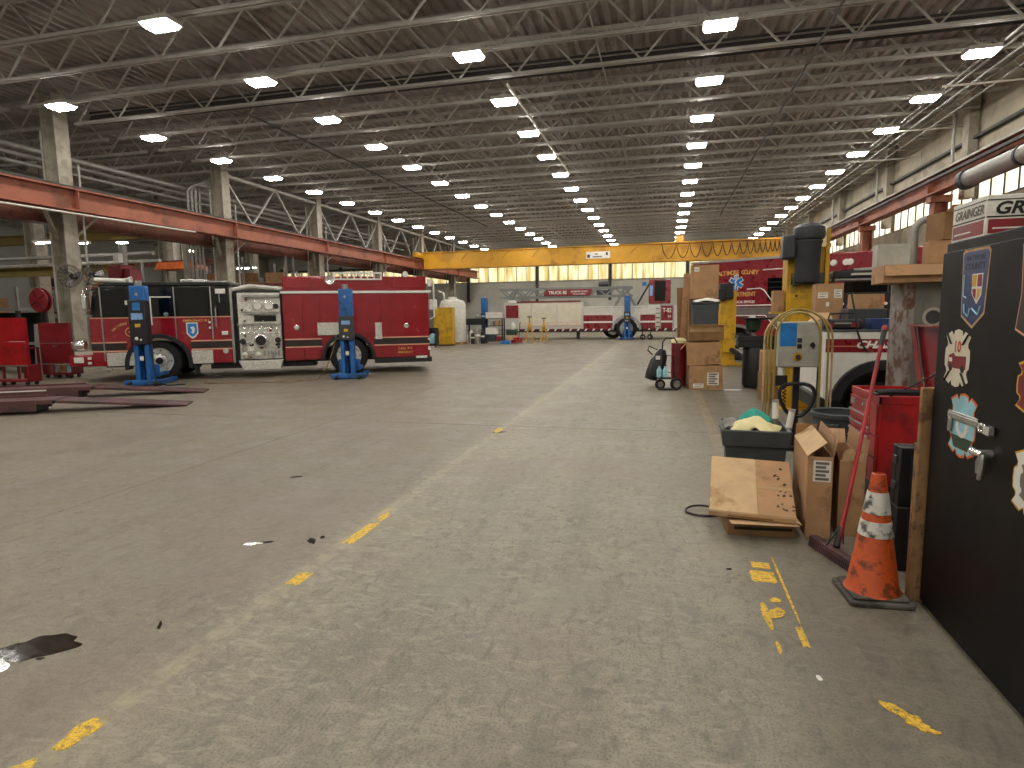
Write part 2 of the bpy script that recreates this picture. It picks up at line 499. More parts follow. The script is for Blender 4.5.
# rear wall with its band of daylit panes
wz0, wz1 = 4.6, 6.2
posts = [-40.3, -33.25, -26.2, -19.15, -12.13, -5.1, 1.93, 8.96]
wb = MB().box(XL, XR + .3, YB, YB + .3, -.02, wz0).box(XL, XR + .3, YB, YB + .3, wz1, ZD + .5)
wall_back = obj('wall_back', wb, 'block', kind='structure')
for x in posts:
    obj('post', MB().box(x - .14, x + .14, YB - .12, YB + .2, 2.7, wz1 + .4), 'frame', wall_back)
obj('sill', MB().box(XL, XR, YB - .06, YB + .1, wz0 - .08, wz0), 'galv', wall_back)
obj('girt', MB().box(XL, XR, YB - .08, YB, wz1, wz1 + .18), 'frame', wall_back)
def window_band(name, a, b, z0, z1, n, axis, at, gm='window'):
    """a band of n panes between a and b, in the wall plane `at` along axis"""
    def bx(mb, u0, u1, d0, d1, za, zb):
        return mb.box(u0, u1, at + d0, at + d1, za, zb) if axis == 'x' else mb.box(at + d0, at + d1, u0, u1, za, zb)
    fr = MB()
    bx(fr, a, b, .02, .1, z0, z0 + .05)
    bx(fr, a, b, .02, .1, z1 - .05, z1)
    w_ = obj(name, fr, 'frame', kind='structure')
    for i in range(n + 1):
        u = a + (b - a) * i / n
        obj('mullion', bx(MB(), u - .02, u + .02, .02, .09, z0, z1), 'frame', w_)
    for i in range(n):
        u0, u1 = a + (b - a) * i / n + .02, a + (b - a) * (i + 1) / n - .02
        obj('pane', bx(MB(), u0, u1, .05, .056, z0 + .05, z1 - .05), gm, w_)
for i in range(len(posts) - 1):
    window_band('window_%d' % (i + 1), posts[i] + .14, posts[i + 1] - .14, wz0, wz1, 7, 'x', YB)
gaps = MB().box(XL, posts[0], YB, YB + .3, wz0, wz1).box(posts[-1], XR + .3, YB, YB + .3, wz0, wz1)
for x in posts[1:-1]:
    gaps.box(x - .14, x + .14, YB + .01, YB + .3, wz0, wz1)
obj('infill', gaps, 'block', wall_back)

# right wall: block below, glazing behind the runway, precast panels above
rz0, rz1 = 4.78, 6.0
wall_right = obj('wall_right', MB().box(XR, XR + .3, YF, YB, -.02, rz0).box(XR + .02, XR + .3, YF, YB, rz1, ZD + .5), 'concrete', kind='structure')
k = 0
y = YF
while y < YB - .5:
    y1 = min(y + 3.55, YB)
    obj('panel', MB().box(XR - .05, XR + .02, y + .02, y1 - .02, rz1 + .05, 7.7), 'concrete', wall_right)
    y = y1
obj('ledge', MB().box(XR - .12, XR, YF, YB, rz1 - .05, rz1 + .05), 'galv', wall_right)
obj('cable_tray', MB().box(XR - .22, XR - .06, YF, YB, 6.75, 6.83), 'pipedark', wall_right)
for i in range(len(COLY) - 1):
    window_band('window_%d' % (i + 20), COLY[i] + .15, COLY[i + 1] - .15, rz0, rz1, 9, 'y', XR, 'window2')
inf = MB().box(XR + .03, XR + .3, YF, COLY[0] + .15, rz0, rz1).box(XR + .03, XR + .3, COLY[-1] - .15, YB, rz0, rz1)
for c in COLY[1:-1]:
    inf.box(XR + .03, XR + .3, c - .15, c + .15, rz0, rz1)
obj('infill', inf, 'concrete', wall_right)
obj('wall_left', MB().box(XL - .3, XL, YF, YB + .3, -.02, ZD + .5), 'leftwall', kind='structure')
obj('wall_front', MB().box(XL, XR + .3, YF - .3, YF, -.02, ZD + .5), 'block', kind='structure')

# roof: corrugated deck over open web joists
dk = MB()
p, pts = .3, []
x = XL
while x < XR:
    pts += [(x, 0), (x + .10, 0), (x + .14, .075), (x + .26, .075)]
    x += p
n = len(pts)
dk.add([(q[0], YF, ZD + q[1]) for q in pts] + [(q[0], YB, ZD + q[1]) for q in pts], [(i, i + 1, n + i + 1, n + i) for i in range(n - 1)])
ceiling = obj('ceiling', dk, 'deck', kind='structure')
obj('roof_slab', MB().box(XL, XR + .3, YF, YB + .3, ZD + .12, ZD + .3), 'deck', ceiling)
JZ0, JZ1 = 7.62, 8.5
half = .78
web_up = finish_mesh('web', MB().bar((0, 0, 0), (half, 0, JZ1 - JZ0 - .06), .042), 'galv')
web_dn = finish_mesh('web', MB().bar((0, 0, JZ1 - JZ0 - .06), (half, 0, 0), .042), 'galv')
def chord(mb, x0, x1, y, z, up):
    for sgn in (-1, 1):
        mb.box(x0, x1, y + sgn * .025 - .006, y + sgn * .025 + .006, z - (.045 if up else 0), z + (0 if up else .045)) if False else None
        mb.box(x0, x1, y + min(sgn * .02, sgn * .075), y + max(sgn * .02, sgn * .075), z - .006, z + .006)
        mb.box(x0, x1, y + min(sgn * .02, sgn * .032), y + max(sgn * .02, sgn * .032), z + (-.075 if up else 0), z + (0 if up else .075))
JY = [-5.2 + 1.6 * i for i in range(39)]
JY = [y for y in JY if y < 57]
for y in JY:
    mb = MB()
    chord(mb, -17.9, XR - .15, y, JZ0, False)
    chord(mb, -17.9, XR - .15, y, JZ1, True)
    j = obj('roof_joist', mb, 'galv', ceiling)
    if y > 6 and y < 36:
        nseg = int((XR - .2 + 17.8) / half)
        for i in range(nseg):
            obj('web', web_up if i % 2 == 0 else web_dn, None, j, (-17.8 + i * half, y, JZ0 + .03))
    else:
        wm = MB()
        i, xx = 0, -17.8
        while xx + half < XR:
            za, zb = (JZ0 + .03, JZ1 - .03) if i % 2 == 0 else (JZ1 - .03, JZ0 + .03)
            wm.bar((xx, y, za), (xx + half, y, zb), .042)
            xx += half
            i += 1
        o = obj('web_members', wm, 'galv', j, kind='stuff')
    # the neighbouring bay's joist
    mb = MB()
    chord(mb, XL, -18.4, y, JZ0, False)
    chord(mb, XL, -18.4, y, JZ1, True)
    xx, i = XL, 0
    while xx + half < -18.4:
        za, zb = (JZ0 + .03, JZ1 - .03) if i % 2 == 0 else (JZ1 - .03, JZ0 + .03)
        mb.bar((xx, y, za), (xx + half, y, zb), .042)
        xx += half
        i += 1
    obj('bay_joist', mb, 'galv', ceiling)
# horizontal bridging rods and conduits under the deck
for x in (-14.5, -7.2, -1.6, 4.0):
    obj('bridging', MB().bar((x, 2, JZ0 + .06), (x, 46, JZ0 + .06), .03), 'galv', ceiling)
for i in range(5):
    obj('cable_run', MB().cyl((-17.8, 16.05 + .05 * (i % 2), JZ0 + .14 + .085 * i), (XR - .3, 16.2 + .05 * (i % 2), JZ0 + .14 + .085 * i), .032, n=8), 'pipedark', ceiling)
obj('sprinkler_pipe', MB().cyl((-4.0, 15.6, 7.42), (-4.0, 26.0, 7.42), .03, n=8), 'pipewhite', ceiling)
obj('sprinkler_pipe', MB().cyl((3.2, 10.0, 7.46), (3.2, 40.0, 7.46), .028, n=8), 'pipedark', ceiling)
obj('sprinkler_pipe', MB().cyl((-11.8, 15.6, 7.46), (-11.8, 40.0, 7.46), .028, n=8), 'pipedark', ceiling)
for y in (18.7, 22.9, 27.0):
    obj('sprinkler_pipe', MB().cyl((6.9, y, 7.34), (XR, y, 7.34), .028, n=8), 'pipewhite', ceiling)
for i, x in enumerate((7.2, 7.45, 7.75, 8.05, 8.35)):
    obj('sprinkler_pipe', MB().cyl((x, 6, 7.5 + .05 * (i % 2)), (x, 46, 7.5 + .05 * (i % 2)), .03, n=8), 'pipe', ceiling)

# truss girder over the left row of columns, with its V braces
for i in range(len(COLY) - 1):
    a, b = COLY[i], COLY[i + 1]
    q = (b - a) / 4
    for k2 in range(2 if a > 20 else 0):
        y0 = a + k2 * 2 * q
        obj('brace', MB().bar((-18.15, y0 + .1, 7.5), (-18.15, y0 + q, 5.72), .1, .06), 'galv', ceiling)
        obj('brace', MB().bar((-18.15, y0 + q, 5.72), (-18.15, y0 + 2 * q - .1, 7.5), .1, .06), 'galv', ceiling)
obj('girder_chord', MB().box(-18.25, -18.05, 22.3, YB, 7.48, 7.6), 'galv', ceiling)

def h_column(x, y, z0, z1, m, wd=.52, dp=.46, t=.05):
    mb = MB().box(x - wd / 2, x - wd / 2 + t, y - dp / 2, y + dp / 2, z0, z1).box(x + wd / 2 - t, x + wd / 2, y - dp / 2, y + dp / 2, z0, z1).box(x - wd / 2 + t, x + wd / 2 - t, y - t, y + t, z0, z1)
    return obj('column', mb, m, kind='structure')
for c in COLY:
    cl = h_column(-18.25, c, 0, 8.4, 'column')
    if c == 22.3: loopcol = cl
    obj('base_plate', MB().box(-18.7, -17.8, c - .4, c + .4, 0, .04), 'column', cl)
    obj('knee_brace', MB().bar((-18.25, c - .25, 4.1), (-17.9, c - .9, 4.92), .1, .06), 'column', cl)
    obj('knee_brace', MB().bar((-18.25, c + .25, 4.1), (-17.9, c + .9, 4.92), .1, .06), 'column', cl)
    obj('conduit', MB().cyl((-18.75, c - .05, 0), (-18.75, c - .05, 7.4), .04, n=8), 'pipewhite', cl)
    obj('conduit', MB().cyl((-17.85, c + .32, 1.2), (-17.85, c + .32, 6.4), .035, n=8), 'pipe', cl)
for c in [6.5, 13.6, 20.7, 27.8, 34.9, 42.0]:
    h_column(-26.5, c, 0, 8.4, 'column', .6, .5)
for c in COLY:
    cl = h_column(8.35, c, 0, 5.13, 'rust', .4, .36, .04)
    obj('bracket', MB().box(8.05, 8.65, c - .2, c + .2, 4.92, 5.13), 'rust', cl)
    obj('upper_column', MB().box(8.95, 9.22, c - .2, c + .2, 5.0, 8.4), 'column', cl)
    obj('conduit', MB().cyl((8.75, c + .3, 5.6), (8.75, c + .3, 7.8), .05, n=8), 'pipe', cl)

def runway(name, x, m, z0=4.92, z1=5.6, y0=YF + .5, y1=56.5, wd=.42):
    mb = MB().box(x - wd / 2, x + wd / 2, y0, y1, z1 - .05, z1).box(x - wd / 2, x + wd / 2, y0, y1, z0, z0 + .05).box(x - .03, x + .03, y0, y1, z0 + .05, z1 - .05)
    o = obj(name, mb, m, kind='structure')
    obj('rail', MB().box(x - .03, x + .03, y0, y1, z1, z1 + .09), 'pipedark', o)
    for c in COLY:
        obj('stiffener', MB().box(x - wd / 2 + .02, x + wd / 2 - .02, c - .02, c + .02, z0 + .05, z1 - .05), m, o)
    return o
rw = runway('crane_runway', -17.75, 'rust')
obj('conductor_bar', MB().cyl((-17.45, -4, 4.62), (-17.45, 19.8, 4.86), .03, n=8), 'pipewhite', rw)
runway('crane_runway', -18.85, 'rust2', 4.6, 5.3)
rr = runway('crane_runway', 8.2, 'rust', 5.14, 5.76)
obj('conductor_bar', MB().box(7.86, 7.94, YF + 1, 46, 5.48, 5.56), 'pipedark', rr)
obj('conductor_bar', MB().box(7.84, 7.90, YF + 1, 46, 5.64, 5.69), 'galv', rr)

# ------------------------------------------------------------------ pipes beyond the left columns
def pipe(x0, y0, z0, x1, y1, z1, r, m, label):
    o = obj('overhead_pipe', MB().cyl((x0, y0, z0), (x1, y1, z1), r, n=10), m)
    return tag(o, label, 'pipe')
PL = [(-19.3, 6.9, .09, 'pipe', 'thick grey pipe nearest the column tops'), (-19.8, 6.55, .06, 'pipe', 'thin grey pipe just below the thick one'), (-20.4, 6.95, .07, 'galv', 'grey pipe high behind the left columns'),
      (-21.0, 6.4, .11, 'pipe', 'wide grey pipe run behind the left columns'), (-21.7, 6.05, .07, 'pipedark', 'dark pipe low behind the wide grey pipe'), (-22.4, 6.8, .12, 'galv', 'broad pale duct pipe far behind the columns'),
      (-23.2, 6.3, .08, 'pipe', 'furthest grey pipe of the left bundle'), (-20.2, 5.9, .05, 'pipewhite', 'thin white pipe above the red runway beams')]
for x, z, r, m, lb in PL:
    pipe(x, 4, z, x, 44, z, r, m, lb)
pipe(-30, 19, 4.05, -18.7, 19, 4.05, .08, 'pipe', 'grey pipe crossing low behind the first left column')
pipe(-30, 19.3, 3.8, -18.7, 19.3, 3.8, .06, 'pipewhite', 'white pipe crossing under the low grey pipe')
for c in (22.3,):
    for i in range(4):
        obj('looped_conduit', MB().tube([(-18.9 - .0 * i, c - .5 - .22 * i, 3.0), (-18.9, c - .5 - .22 * i, 7.0 - .1 * i)] + [(-18.9 + .5 * math.sin(a) * .5, c - .5 - .22 * i + .35 * (1 - math.cos(a)), 7.0 - .1 * i + .3 * math.sin(a)) for a in (.4, .8, 1.2, 1.57)] + [(-18.5, c + .4, 7.3 - .1 * i)], .05, 6), 'pipe', loopcol)

# ------------------------------------------------------------------ high bay lights
LY = [13.58 + 3.057 * i for i in range(-7, 14)]
housing = finish_mesh('housing', MB().box(-.33, .33, -.21, .21, 0, .09).box(-.12, .12, -.1, .1, .09, .16), 'galv')
diff = finish_mesh('diffuser', MB().add([(-.27, -.16, -.07), (.27, -.16, -.07), (.27, .16, -.07), (-.27, .16, -.07), (-.31, -.20, 0), (.31, -.20, 0), (.31, .20, 0), (-.31, .20, 0)], [(3, 2, 1, 0), (4, 5, 6, 7), (0, 1, 5, 4), (1, 2, 6, 5), (2, 3, 7, 6), (3, 0, 4, 7)]), 'lamp')
rod = finish_mesh('hanger', MB().box(-.012, .012, -.012, .012, .16, .3), 'galv')
def high_bay(x, y, z, label, group):
    t = thing('high_bay_light', label, 'ceiling light', (x, y, z), 0, group)
    obj('housing', housing, None, t)
    obj('diffuser', diff, None, t)
    obj('hanger', rod, None, t)
ROWS = [(.98, 'middle aisle row', 0), (6.87, 'right wall row', 1), (-4.36, 'yellow floor line row', 0), (-9.74, 'engine tail row', -1), (-16.0, 'left runway beam row', 0),
        (-23.0, 'first row beyond the left columns', 0), (-30.0, 'second row beyond the left columns', 0), (-37.0, 'farthest row beyond the left columns', 0)]
for x, nm, k0 in ROWS:
    for i, y in enumerate(LY):
        k = i - 7 - k0
        if x < -20 and (y > 42 or y < 5 or i % 2): continue
        lb = 'white high bay light, %s visible in the %s' % (ORD[k // 2 if x < -20 else k], nm) if k >= 0 else 'white high bay light behind the view, %s back, %s' % (ORD[-k], nm)
        high_bay(x, y, 7.38 if x > -20 else 6.9, lb, 'high bay lights')
# ------------------------------------------------------------------ bridge crane
CY = 43.0
cr = thing('bridge_crane', 'yellow overhead bridge crane girder spanning the shop below the roof', 'crane', (0, CY, 5.6))
def cz(z): return z - 5.6
obj('girder', MB().box(-17.6, 8.1, -.3, .3, cz(5.0), cz(6.12)), 'crane', cr, bevel=.02)
obj('flange', MB().box(-17.6, 8.1, -.42, .42, cz(6.12), cz(6.18)), 'crane', cr)
obj('flange', MB().box(-17.6, 8.1, -.42, .42, cz(4.94), cz(5.0)), 'crane', cr)
for x in (-17.75, 8.2):
    e = obj('end_truck', MB().box(x - .18, x + .18, -1.6, 1.6, cz(5.72), cz(6.1)), 'crane', cr, bevel=.02)
    for y in (-1.3, 1.3):
        obj('wheel', MB().cyl((x - .08, y, cz(5.86)), (x + .08, y, cz(5.86)), .16), 'blackm', e)
sg = obj('sign_plate', MB().box(-5.4, -3.75, -.34, -.31, cz(5.3), cz(5.76)), 'sign', cr)
obj('mark', MB().box(-5.33, -5.15, -.345, -.34, cz(5.36), cz(5.58)), 'ink', sg)
obj('mark', MB().box(-4.95, -4.3, -.345, -.34, cz(5.38), cz(5.46)), 'inkgrey', sg)
obj('mark', MB().box(-4.05, -3.91, -.345, -.34, cz(5.5), cz(5.7)), 'ink', sg)
obj('mark', MB().box(-4.8, -4.6, -.345, -.34, cz(5.56), cz(5.64)), 'inkgrey', sg)
trk = obj('festoon_rail', MB().box(-1.0, 8.0, -.62, -.56, cz(6.12), cz(6.2)), 'crane', cr)
pts, x, wdt = [], -.3, .95
i = 0
while x < 7.7:
    st = 10
    dep = 1.0 - .02 * i
    for q in range(st):
        u_ = q / st
        pts.append((x + wdt * u_, -.6, cz(6.1) - dep * math.sin(PI * u_) ** .7))
    x += wdt
    wdt = max(.26, wdt * .9)
    i += 1
obj('festoon_cable', MB().tube(pts, .03, 6), 'blackm', cr)
obj('trolley', MB().box(.6, 1.15, -.5, .5, cz(6.18), cz(6.6)), 'crane', cr, bevel=.02)
for x0 in (-14.6, -11.5, -9.3, -2.4):
    obj('stain_brace', MB().bar((x0, -.31, cz(5.55)), (x0 + .5, -.31, cz(6.05)), .05, .02), 'pipedark', cr)

# ------------------------------------------------------------------ fire engine
def ring_arc(cx, cz_, r, a0, a1, n=14):
    return [(cx + r * math.cos(R(a0 + (a1 - a0) * i / n)), cz_ + r * math.sin(R(a0 + (a1 - a0) * i / n))) for i in range(n + 1)]

def wheel(parent, x, y, z, r, wd, side=-1, dual=False, rimm='alloy'):
    """tyre with its outer face at y, turning about the y axis"""
    q = [(r * .62, 0), (r * .80, .0), (r * .95, .025), (r, .07), (r, wd - .07), (r * .95, wd - .02), (r * .62, wd)]
    t = obj('wheel', MB().lathe(q, (x, y, z), (0, -side, 0), 32, True), 'tyre', parent)
    obj('rim', MB().lathe([(r * .64, .02), (r * .63, -.005), (r * .57, .0), (r * .54, .035), (r * .34, .05), (r * .30, .01), (r * .17, -.01), (0, -.02)], (x, y, z), (0, -side, 0), 28), rimm, t)
    hn = MB()
    for k in range(10):
        a = 2 * PI * k / 10
        hn.cyl((x + r * .36 * math.cos(a), y - side * .05, z + r * .36 * math.sin(a)), (x + r * .36 * math.cos(a), y - side * .02, z + r * .36 * math.sin(a)), .018, n=6)
    obj('lug_nuts', hn, 'chrome', t, kind='stuff')
    hh = MB()
    for k in range(5):
        a = 2 * PI * (k + .5) / 5
        c = Vector((x + r * .5 * math.cos(a), y - side * .036, z + r * .47 * math.sin(a)))
        hh.cyl(c + Vector((0, side * .012, 0)), c, .045, n=8)
    obj('hand_holes', hh, 'blackm', t, kind='stuff')
    obj('hub', MB().cyl((x, y + side * .045, z), (x, y - side * .05, z), r * .17, n=14), 'blackm' if rimm == 'alloy' else 'chrome', t)
    return t

ENG = (-8.52, 15.08, 0)
e = thing('fire_engine', 'red fire engine with black upper cab and steel pump panel between blue lifts', 'fire engine', ENG, R(28))
W = 2.45
# cab
low = [(-6.28, .42)] + ring_arc(-4.75, .46, .68, 180, 0)[0:0] + [(-5.47, .42)] + ring_arc(-4.75, .42, .72, 180, 0) + [(-2.98, .42), (-2.98, 1.64), (-6.28, 1.64)]
low = [(-6.28, .42)] + ring_arc(-4.75, .42, .72, 180, 0) + [(-2.98, .42), (-2.98, 1.64), (-6.28, 1.64)]
obj('cab_body', MB().xz(low, 0, W), 'red', e, bevel=.02)
up = [(-6.28, 1.64), (-2.98, 1.64), (-2.98, 2.46), (-6.02, 2.46), (-6.2, 2.2)]
obj('cab_upper', MB().xz(up, .015, W - .015), 'black', e, bevel=.03)
obj('cab_roof', MB().xz([(-6.1, 2.46), (-2.95, 2.46), (-2.95, 2.50), (-3.2, 2.54), (-5.8, 2.54)], .0, W), 'blackm', e, bevel=.01)
def pane(x0, x1, z0, z1, nm='window'):
    return obj(nm, MB().box(x0, x1, -.006, .02, z0, z1), 'glassd', e, bevel=.004)
pane(-5.92, -5.42, 1.70, 2.36)
pane(-5.36, -4.98, 1.70, 2.36)
w2 = pane(-4.84, -4.42, 1.70, 2.15)
obj('window_frame', MB().box(-4.88, -4.38, -.016, .012, 2.15, 2.18).box(-4.88, -4.85, -.016, .012, 1.45, 2.15), 'white', w2)
pane(-4.22, -3.50, 1.68, 2.38)
pane(-3.34, -3.08, 1.72, 2.05)
for x0 in (-6.0, -4.31, -3.44):
    obj('door_seam', MB().box(x0 - .014, x0 + .014, -.014, .0, .98 if x0 > -5 else .55, 2.42), 'steel', e)
obj('belt_trim', MB().box(-6.28, -2.98, -.012, .0, 1.63, 1.655), 'peach', e)
for zz in (1.02, .80):
    obj('stripe', MB().box(-6.28, -5.48, -.008, .002, zz - .016, zz + .016), 'peach', e)
    obj('stripe', MB().box(-3.98, -2.98, -.008, .002, zz - .016, zz + .016), 'peach', e)
for x0, x1 in ((-6.28, -5.5), (-3.99, -2.98)):
    obj('stripe_band', MB().box(x0, x1, -.005, .002, .816, 1.004), 'bandblk', e)
obj('step', MB().box(-5.95, -5.28, -.05, .0, .42, .76), 'plate', e, bevel=.01)
obj('step', MB().box(-3.98, -3.47, -.05, .0, .42, .77), 'plate', e, bevel=.01)
obj('wheel_arch', MB().xz(ring_arc(-4.75, .42, .80, -8, 188, 22) + ring_arc(-4.75, .42, .70, 188, -8, 22), -.09, .2), 'blackm', e, bevel=.01)
obj('mud_flap', MB().box(-3.94, -3.9, -.02, .35, .12, .55), 'blackm', e)
obj('grab_handle', MB().tube([(-3.33, .0, 1.36), (-3.33, -.07, 1.40), (-3.33, -.07, 1.85), (-3.33, .0, 1.89)], .026, 8), 'chrome', e)
obj('grab_handle', MB().tube([(-3.22, .0, 2.0), (-3.22, -.05, 2.03), (-3.22, -.05, 2.25), (-3.22, .0, 2.28)], .016, 8), 'chrome', e)
obj('marker_lamp', MB().box(-3.32, -3.07, -.04, .0, 2.24, 2.37), 'white', e, bevel=.015)
obj('marker_lamp', MB().box(-3.22, -3.07, -.03, .0, 1.16, 1.26), 'white', e, bevel=.01)
obj('latch', MB().cyl((-3.15, -.04, .74), (-3.15, 0, .74), .07), 'chrome', e)
obj('latch', MB().cyl((-4.52, -.03, 1.72), (-4.52, 0, 1.72), .06), 'chrome', e)
for zz in (1.5, 1.36):
    obj('latch', MB().cyl((-3.5, -.03, zz), (-3.5, 0, zz), .03), 'white', e)
text('EMERGENCY 911', .085, 'gold', e, (-3.82, -.006, 1.545), bold=.02)
em = obj('shield_emblem', MB().xz([(-.14, .2), (.14, .2), (.14, -.08), (.07, -.18), (0, -.22), (-.07, -.18), (-.14, -.08)], -.008, 0), 'sign', e, (-3.93, 0, 1.3))
obj('shield_field', MB().xz([(-.11, .17), (.11, .17), (.11, -.07), (.05, -.14), (0, -.17), (-.05, -.14), (-.11, -.07)], -.013, -.006), 'bluest', em)
obj('shield_figure', MB().xz([(-.05, .08), (.04, .1), (.07, .03), (.03, -.1), (-.03, -.06), (0, 0)], -.017, -.012), 'sign', em)
arc_text('BALTIMORE COUNTY', .075, 'gold', e, (-5.4, 1.0), .50, 138, 62, -.006)
text('42', .09, 'gold', e, (-5.38, -.006, 1.28), bold=.02)
obj('number_ring', MB().lathe([(.1, 0), (.12, 0), (.12, .006), (.1, .006)], (-5.38, 0, 1.28), (0, -1, 0), 24, True), 'gold', e)
# front end
obj('bumper', MB().box(-6.85, -6.28, .05, W - .05, .42, .72), 'red', e, bevel=.04)
obj('bumper_lamp', MB().box(-6.72, -6.5, .02, .05, .52, .66), 'white', e, bevel=.01)
obj('bumper_lamp', MB().box(-6.41, -6.33, .03, .05, .60, .66).box(-6.41, -6.33, .03, .05, .48, .54), 'white', e)
obj('siren', MB().lathe([(.0, 0), (.13, 0), (.15, .05), (.15, .2), (.1, .28), (0, .28)], (-6.55, .35, .95), (-1, 0, 0), 18), 'chrome', e)
obj('bumper_tray', MB().box(-6.75, -6.3, .2, W - .2, .72, .80), 'plate', e)
obj('mirror', MB().box(-6.33, -6.21, -.28, -.16, 1.85, 2.25), 'chrome', e, bevel=.03)
obj('mirror_arm', MB().tube([(-6.2, .05, 2.35), (-6.3, -.2, 2.36), (-6.27, -.22, 2.24)], .018).tube([(-6.2, .05, 1.7), (-6.28, -.2, 1.72), (-6.27, -.22, 1.86)], .018), 'chrome', e)
hn = obj('air_horn', MB().lathe([(.05, 0), (.055, .6), (.08, .74), (.13, .82), (.11, .82), (.04, .7)], (-6.15, .2, 2.62), (1, 0, -.05), 16), 'sign', e)
obj('horn_mouth', MB().lathe([(.06, 0), (.09, 0), (.09, .04), (.06, .04)], (-5.36, .08, 2.56), (0, -1, 0), 18, True), 'sign', hn)
obj('horn_bracket', MB().box(-5.95, -5.85, .2, .3, 2.5, 2.62), 'blackm', hn)
lb = obj('light_bar', MB().box(-4.2, -3.62, .25, .6, 2.55, 2.63), 'sign', e, bevel=.02)
obj('lens', MB().box(-4.15, -3.9, .24, .26, 2.565, 2.615), 'steel', lb)
obj('light_bar', MB().box(-3.65, -3.05, .3, 1.8, 2.54, 2.60), 'steel', e, bevel=.02)
# pump section
obj('pump_house', MB().box(-2.96, -1.70, .12, W - .12, .5, 2.3), 'blackm', e)
obj('crosslay_bin', MB().box(-2.93, -2.70, .02, .2, 1.55, 2.25), 'glassd', e, bevel=.01)
obj('corner_post', MB().box(-2.98, -2.92, -.02, .2, .42, 2.38), 'steel', e)
pp = obj('pump_panel', MB().box(-2.80, -1.74, -.02, .14, .50, 2.26), 'plate', e, bevel=.012)
obj('panel_hood', MB().xz([(-2.66, 2.14), (-1.74, 2.14), (-1.74, 2.2), (-2.66, 2.2)], -.14, -.02), 'steel', pp)
obj('panel_ledge', MB().box(-2.60, -1.76, -.12, -.02, 1.70, 1.76), 'steel', pp)
obj('panel_ledge', MB().box(-2.82, -1.72, -.08, -.02, 1.40, 1.45), 'steel', pp)
obj('display', MB().box(-2.4, -1.85, -.04, -.02, 1.50, 1.66), 'glassd', pp)
for x0 in (-2.30, -2.02):
    obj('gauge', MB().lathe([(.125, 0), (.13, .04), (.11, .045), (.105, .02), (0, .02)], (x0, -.02, 1.92), (0, -1, 0), 24), 'chrome', pp)
    obj('gauge_dial', MB().cyl((x0, -.02, 1.92), (x0, -.045, 1.92), .1, n=20), 'sign', pp)
obj('gauge', MB().lathe([(.07, 0), (.07, .04), (.05, .045), (0, .03)], (-1.84, -.02, 1.9), (0, -1, 0), 18), 'blackm', pp)
for k in range(7):
    x0 = -2.66 + .135 * k
    obj('pressure_gauge', MB().lathe([(.045, 0), (.045, .035), (.035, .04), (0, .03)], (x0, -.02, 1.33), (0, -1, 0), 14), 'chrome', pp)
for k in range(6):
    x0 = -2.70 + .17 * k
    h = obj('valve_handle', MB().cyl((x0, -.02, 1.2), (x0, -.1, 1.2), .016, n=8).cyl((x0 - .05, -.1, 1.2), (x0 + .05, -.1, 1.2), .022, n=8), 'chrome', pp)
cap = obj('suction_cap', MB().lathe([(.15, 0), (.15, .1), (.17, .1), (.17, .18), (.12, .2), (0, .2)], (-2.24, -.02, 1.0), (0, -1, 0), 24), 'chrome', pp)
obj('cap_face', MB().cyl((-2.24, -.2, 1.0), (-2.24, -.235, 1.0), .13, n=22), 'blackm', cap)
for x0, z0 in ((-2.7, .98), (-1.82, 1.0), (-2.5, .72), (-2.66, .62), (-2.34, .62)):
    obj('discharge_cap', MB().lathe([(.06, 0), (.06, .08), (.075, .08), (.075, .14), (0, .15)], (x0, -.02, z0), (0, -1, 0), 16), 'blackm' if z0 > .9 else 'chrome', pp)
for k in range(5):
    x0 = -2.18 + .09 * k
    obj('drain_valve', MB().cyl((x0, -.02, .66), (x0, -.08, .66), .02, n=8).box(x0 - .025, x0 + .025, -.09, -.08, .58, .72), 'steel', pp)
rp = random.Random(11)
for k in range(34):
    x0, z0 = rp.uniform(-2.74, -1.80), rp.choice([.56, .64, .80, .88, 1.12, 1.26, 1.52, 1.80, 2.08])
    m_ = rp.choice(['chrome', 'blackm', 'sign', 'dullred', 'steel', 'blackm', 'chrome'])
    q = rp.uniform(.018, .04)
    if abs(x0 + 2.24) < .2 and .8 < z0 < 1.2 or (z0 > 1.78 and x0 > -2.45): continue
    if k % 3:
        obj('control_knob', MB().cyl((x0, -.02, z0), (x0, -.02 - rp.uniform(.04, .12), z0), q, n=10), m_, pp)
    else:
        obj('legend_plate', MB().box(x0 - q * 1.5, x0 + q * 1.5, -.026, -.02, z0 - q, z0 + q), m_, pp)
obj('hose_pipe', MB().tube([(-2.70, -.05, .56), (-2.72, -.1, .8), (-2.62, -.1, .95), (-2.5, -.06, .9)], .03, 8), 'chrome', pp)
obj('running_board', MB().xz([(-2.84, .47), (-1.72, .47), (-1.80, .22), (-2.72, .22)], -.12, .5), 'plate', e, bevel=.01)
hs = MB()
for k in range(6):
    hs.tube([(-2.95 + .012 * k, .1 + .16 * k, 2.34), (-2.5, .1 + .16 * k, 2.45 - .012 * k), (-1.7, .1 + .16 * k, 2.37)], .055, 6)
obj('crosslay_hose', hs, 'pipewhite', e)
